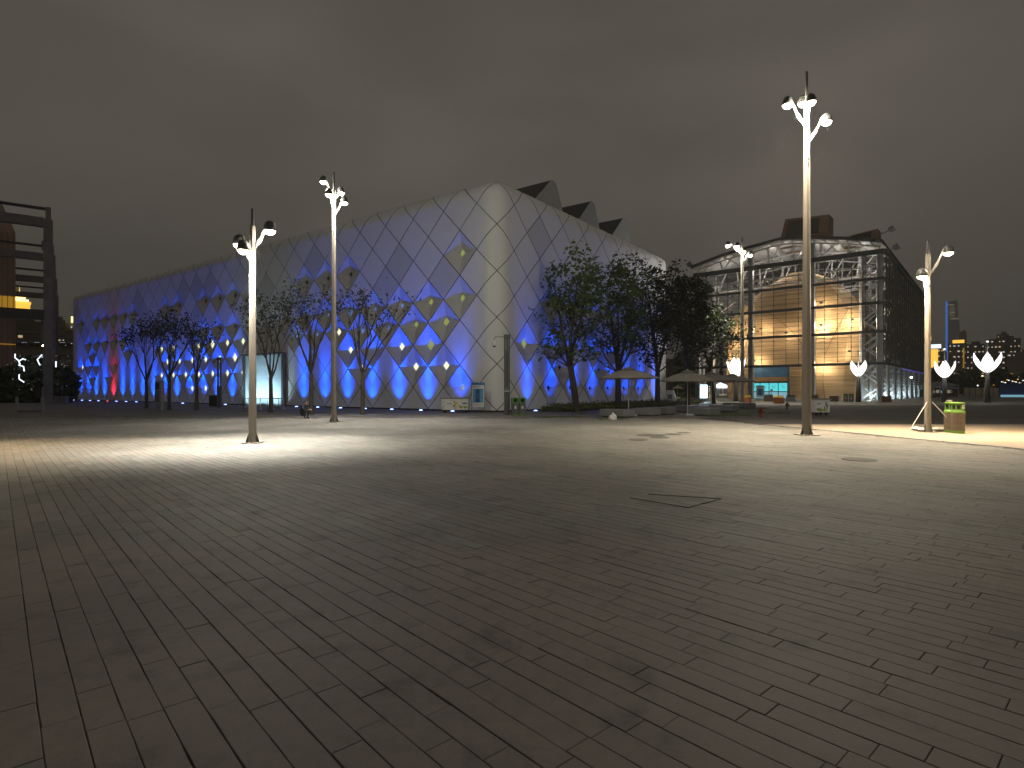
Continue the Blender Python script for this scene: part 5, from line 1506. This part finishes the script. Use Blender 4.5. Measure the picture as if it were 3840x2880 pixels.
# site fence, tents and stalls at right
d = 150
t = thing('site_fence', 'beige lamp-lit panel fence behind the largest tulip lamp', 'fence', at(3613, d))
n = 6; wtot = (3745 - 3613) / F * d; pw = wtot / n
for k in range(n):
    mb = MB(); mb.box((pw * (k + .5), 0, 1.15), (pw - .12, .08, 2.1)); mb.build('panel', M['fencepanel'], t)
    mb = MB(); mb.box((pw * k, -.06, 1.15), (.12, .14, 2.3)); mb.build('post', M['dgrey'], t)
light('POINT', 'fence_lamp', at(3652, d - 3, 2.6), 130, (1, .9, .8), t, .1); light('POINT', 'fence_lamp', at(3700, d - 3, 2.6), 130, (1, .85, .65), t, .1)
mb = MB(); mb.lathe((pw * 1.9, -1, 2.6), [(.001, 0), (.22, .15), (.001, .4)], 8); mb.build('lamp', M['cool'], t)
mb = MB(); mb.lathe((pw * 4.6, -1, 2.7), [(.001, 0), (.26, .2), (.001, .4)], 8); mb.build('lamp', M['amber'], t)
t = thing('hoarding', 'dark blue hoarding wall at the right edge', 'hoarding', at(3747, 130))
for k in range(5):
    mb = MB(); mb.box((1.2 + 2.4 * k, 0, 1.6), (2.36, .1, 3.2)); mb.build('panel', M['hallblue'], t)
mb = MB(); mb.box((6, -1.2, .3), (13, .5, .5)); mb.build('kerb_light', M['cyan_low'], t)
t = thing('light_string', 'string of yellow and white lamps above the blue hoarding', 'string lights', at(3757, 170))
for k in range(16):
    mb = MB(); z = zat(1432 + (k % 3) * 4 - (k % 5) * 2.4, 170)
    mb.lathe((k * .52, 0, z), [(.001, -.15), (.22, 0), (.001, .2)], 6); mb.build('bulb', M['gold'] if k % 2 else M['cool'], t)
mb = MB(); mb.bar((-.2, 0, zat(1430, 170) - .25), (8.2, 0, zat(1436, 170)), .06, .06); mb.build('wire', M['dgrey'], t)
for k, (px, py, m_, lb) in enumerate([(3656, 1410, 'goldpale', 'far pair of street lights left of the largest tulip lamp'), (3672, 1427, 'goldpale', 'far single street light below the pair, left of the tulip'), (3718, 1408, 'amber', 'far amber street light right of the tulip stem'), (3791, 1404, 'amber', 'far orange street light before the brownish block'), (3824, 1413, 'cool', 'far white street light near the right edge')]):
    d = 260; t = thing('far_lamp', lb, 'street lamp', at(px, d), 0, 'far street lights by the site edge')
    z = zat(py, d)
    mb = MB(); mb.bar((0, 0, 0), (0, 0, z), .15, .15); mb.build('pole', M['dgrey'], t)
    mb = MB(); mb.lathe((0, -.2, z - .3), [(.001, 0), (.75, .3), (.75, .6), (.001, .9)], 8)
    if k == 0: mb.lathe((3.2, -.2, z - .4), [(.001, 0), (.75, .3), (.001, .8)], 8); mb.bar((0, 0, z), (3.2, 0, z), .12, .12)
    mb.build('lamp', M[m_], t)
d = 135
for k, (px0, px1, py, lb) in enumerate([(3447, 3505, 1432, 'grey tent canopy over lit stalls, left of the bin'), (3500, 3598, 1430, 'wide grey tent canopy over stalls behind the tulip stem'), (3560, 3622, 1441, 'lower grey tent canopy over goods at right')]):
    x0, x1 = (px0 - CX) / F * d, (px1 - CX) / F * d; W = x1 - x0
    t = thing('stall_tent', lb, 'tent', ((x0 + x1) / 2, d + k * 2, 0), 0, 'stall tents beyond the road')
    ze = zat(py + 14, d); zt_ = zat(py, d)
    mb = MB(); mb.add([(-W / 2, -2, ze), (W / 2, -2, ze), (W / 2, 2, ze), (-W / 2, 2, ze), (-W * .1, 0, zt_), (W * .1, 0, zt_)], [(0, 1, 5, 4), (1, 2, 5), (2, 3, 4, 5), (3, 0, 4)]); mb.box((0, -2, ze - .12), (W, .05, .24)); mb.build('canopy', M['mgrey'], t)
    for x in (-W / 2 + .1, 0, W / 2 - .1):
        mb = MB(); mb.box((x, -1.9, ze / 2), (.1, .1, ze)); mb.build('post', M['steel'], t)
    rr = random.Random(k); x = -W / 2 + .3
    while x < W / 2 - .3:
        w_ = rr.uniform(.25, .6); mb = MB(); hh = rr.uniform(.8, 1.7); mb.box((x + w_ / 2, .5, hh / 2), (w_ * .9, .4, hh)); mb.build('goods', M[rr.choice(('stall', 'dgrey', 'mgrey', 'black', 'cyan_low'))], t); x += w_
    mb = MB(); mb.box((0, -1.6, .45), (W * .9, .5, .9)); mb.build('counter', M['brownbox'], t)
# dark building with two lit windows behind the leafy trees
d = 140; t = thing('dark_building', 'dark low building with two tall lit windows behind the trees', 'building', at(2590, d + 6))
W = 12; Hh = zat(1340, d); mb = MB(); mb.box((0, 4, Hh / 2), (W, 8, Hh)); mb.build('wall', M['tower'], t)
for px0, px1, py0, py1 in ((2552, 2567, 1354, 1397), (2573, 2582, 1364, 1398)):
    x0, x1 = (px0 - 2590) / F * d, (px1 - 2590) / F * d
    mb = MB(); mb.box(((x0 + x1) / 2, -.1, (zat(py0, d) + zat(py1, d)) / 2), (x1 - x0, .1, zat(py0, d) - zat(py1, d))); mb.build('window', M['cool'], t)
# left background
d = 330
t = thing('golden_pagoda_tower', 'stepped golden-lit crown of a far tower with a spire', 'building', at(73, d), -math.atan2(at(73, d).x, d))
zb_ = zat(1160, d)
mb = MB(); mb.box((0, 6, zb_ / 2), (9.6, 12, zb_)); mb.build('wall', M['tower'], t)
for (w_, z0_, h_, m_) in ((9.4, 0, 4.2, 'gold'), (10.2, 4.0, .6, 'gold'), (8.2, 4.5, 1.5, 'goldpale'), (5.0, 5.9, 1.6, 'goldpale'), (5.6, 7.3, .5, 'gold'), (3.3, 7.7, 2.3, 'goldpale'), (2.2, 9.8, .9, 'goldpale')):
    mb = MB(); mb.box((0, 5, zb_ + z0_ + h_ / 2), (w_, w_, h_)); mb.build('tier', M[m_], t)
mb = MB(); mb.tube([(0, 5, zb_ + 10.4), (0, 5, zb_ + 14)], [.25, .06], 6); mb.build('spire', M['gold'], t)
t, W, H = tower(72, 140, 1205, 260, 'left apartment block with few lit windows behind the frame', wins=3, seed=21)
t, W, H = tower(140, 178, 1206, 265, 'brownish block with a pale vertical strip behind the frame column', wins=2, seed=22)
mb = MB(); mb.box((-W * .1, -.4, H * .75), (1.8, .3, H * .4)); mb.build('pale_strip', M['brownwall'], t)  # strip in a paler wall colour
t, W, H = tower(206, 240, 1200, 300, 'narrow dark block just left of the hall end', 'tower_pale', wins=3, seed=23)
t, W, H = tower(236, 300, 1210, 310, 'balconied block partly hidden by the hall end', 'tower_pale', wins=4, seed=24)
mb = MB(); mb.box((2.0, -.4, H + 1.6), (4.4, 3, 3.2)); mb.box((3.4, -.4, H + 4.2), (1.8, 2, 2.2)); mb.build('crown', M['goldpale'], t)
# elevated road with parked cars, parapet
d = 170
t = thing('elevated_road', 'elevated road deck with a pale parapet at far left', 'bridge', at(-100, d))
zt_, zl = zat(1297, d), zat(1332, d); L_ = (330 + 100) / F * d
mb = MB(); mb.box((L_ / 2, 3, (zt_ + zl) / 2), (L_, 6, zt_ - zl)); mb.build('deck', M['tower_pale'], t)
for k in range(4):
    mb = MB(); mb.box((4 + k * 9, 3, zl / 2), (1.2, 2, zl)); mb.build('pier', M['concrete'], t)
car_labels = ('dark car on the elevated road nearest the brown building', 'dark car in the middle of the elevated road', 'dark car on the elevated road beside the frame column', 'dark car on the elevated road left of the hall')
for k, px in enumerate((60, 103, 150, 246)):
    c = at(px, d - .5, zt_); t = thing('parked_car', car_labels[k], 'car', c, 0, 'cars on the elevated road')
    mb = MB(); prof = [(-2.1, .25), (2.1, .25), (2.15, .7), (1.3, .85), (.8, 1.4), (-.9, 1.42), (-1.6, .9), (-2.1, .8)]
    mb.add([(x, -.85, z) for x, z in prof] + [(x, .85, z) for x, z in prof], [tuple(range(8)), tuple(range(8, 16))[::-1]] + [(i, (i + 1) % 8, 8 + (i + 1) % 8, 8 + i) for i in range(8)])
    mb.build('body', M['dgrey'], t)
    mb = MB(); mb.box((-.1, 0, 1.1), (1.9, 1.74, .42)); mb.build('glass', M['pane_dark'], t)
    for x in (-1.3, 1.3):
        mb = MB(); mb.tube([(x, -.88, .32), (x, .88, .32)], .32, 10); mb.build('wheel', M['black'], t)
    mb = MB(); mb.box((2.1, -.5, .62), (.12, .5, .16)); mb.box((-.2, -.89, .92), (1.6, .03, .06)); mb.build('headlight', M['coolwin'], t)
# white light sculptures on the wall behind the planting
segs = [[(57, 1327), (57, 1342), (70, 1352), (75, 1367)], [(75, 1352), (86, 1345), (96, 1349)], [(157, 1330), (140, 1349), (150, 1369)], [(70, 1369), (88, 1374), (91, 1392)], [(72, 1404), (72, 1421), (90, 1433)], [(210, 1355), (210, 1377)]]
for k, pts in enumerate(segs):
    d = 71.5; mb = MB(); mb.tube([at(x, d, zat(y, d)) for x, y in pts], .07, 5, caps=True)
    o = mb.build('light_line', M['cool']); tag(o, ('long zigzag white light line left of the frame column', 'short curved white light line joining the zigzag', 'white chevron light line beside the frame column', 'faint bent light line below the zigzag', 'lowest bent light line in the dark planting', 'short vertical light line right of the frame column')[k], 'light line', 'white light lines in the left planting')
mb = MB(); rr = random.Random(4)
for k in range(70):
    px, py = rr.uniform(20, 262), rr.uniform(1335, 1470)
    if rr.random() < .5: py = rr.uniform(1330, 1372)
    s_ = rr.uniform(.02, .05); mb.box(at(px, 71.5, zat(py, 71.5)), (s_, s_, s_))
o = mb.build('light_points', M['coolwin']); tag(o, 'scatter of tiny light points in the left planting', 'lights', kind='stuff')
b = at(163, 72); t = thing('wall_lamp', 'small warm lamp on a thin pole by the left frame column', 'lamp', b)
mb = MB(); mb.bar((0, 0, 0), (0, 0, zat(1297, 72)), .06, .06); mb.build('pole', M['dgrey'], t)
mb = MB(); mb.lathe((0, 0, zat(1297, 72)), [(.001, -.12), (.15, 0), (.001, .14)], 8); mb.build('globe', M['bulb'], t)
# low gate frame, bench and crate at far left
b = gpt(110, 1546); t = thing('low_gate', 'low dark gate frame with pale uprights at far left', 'gate', b)
for x in (-.9, .95):
    mb = MB(); mb.box((x, 0, .55), (.16, .1, 1.1)); mb.build('upright', M['mgrey'], t)
mb = MB(); mb.box((0, 0, .08), (1.9, .08, .12)); mb.build('rail', M['dgrey'], t)
b = gpt(231, 1513); t = thing('slatted_crate', 'grey slatted crate beside the left frame column', 'crate', b)
for k in range(5):
    mb = MB(); mb.box((-.56 + k * .28, 0, .42), (.22, .6, .8)); mb.build('slat', M['mgrey'], t)
mb = MB(); mb.box((0, 0, .84), (1.5, .7, .05)); mb.build('top', M['mgrey'], t)
b = gpt(262, 1509); mb = MB(); mb.bar((-7, 0, .75), (5, 0, .68), .05, .05)
for x in (-6.8, -3, 1, 4.8): mb.bar((x, 0, 0), (x, 0, .74), .05, .05)
o = mb.build('hand_rail', M['mgrey']); o.location = b; tag(o, 'thin grey handrail at the foot of the hall end', 'railing')

# ------------------------------------------------------------------ damp night air round the whole scene
hz_m = bpy.data.materials.new('haze'); hz_m.use_nodes = True
hn, hl = hz_m.node_tree.nodes, hz_m.node_tree.links
hn.remove(hn['Principled BSDF'])
pv = hn.new('ShaderNodeVolumePrincipled'); pv.inputs['Color'].default_value = (.86, .85, .83, 1); pv.inputs['Density'].default_value = HAZE; pv.inputs['Anisotropy'].default_value = .35
hl.new(pv.outputs[0], hn['Material Output'].inputs['Volume'])
mb = MB(); mb.box((0, 800, 200), (3300, 1720, 404))
mb.v = [(x, y, -1.5 if z < 100 else 400) for x, y, z in mb.v]
mb.build('haze', hz_m, None, kind='stuff')
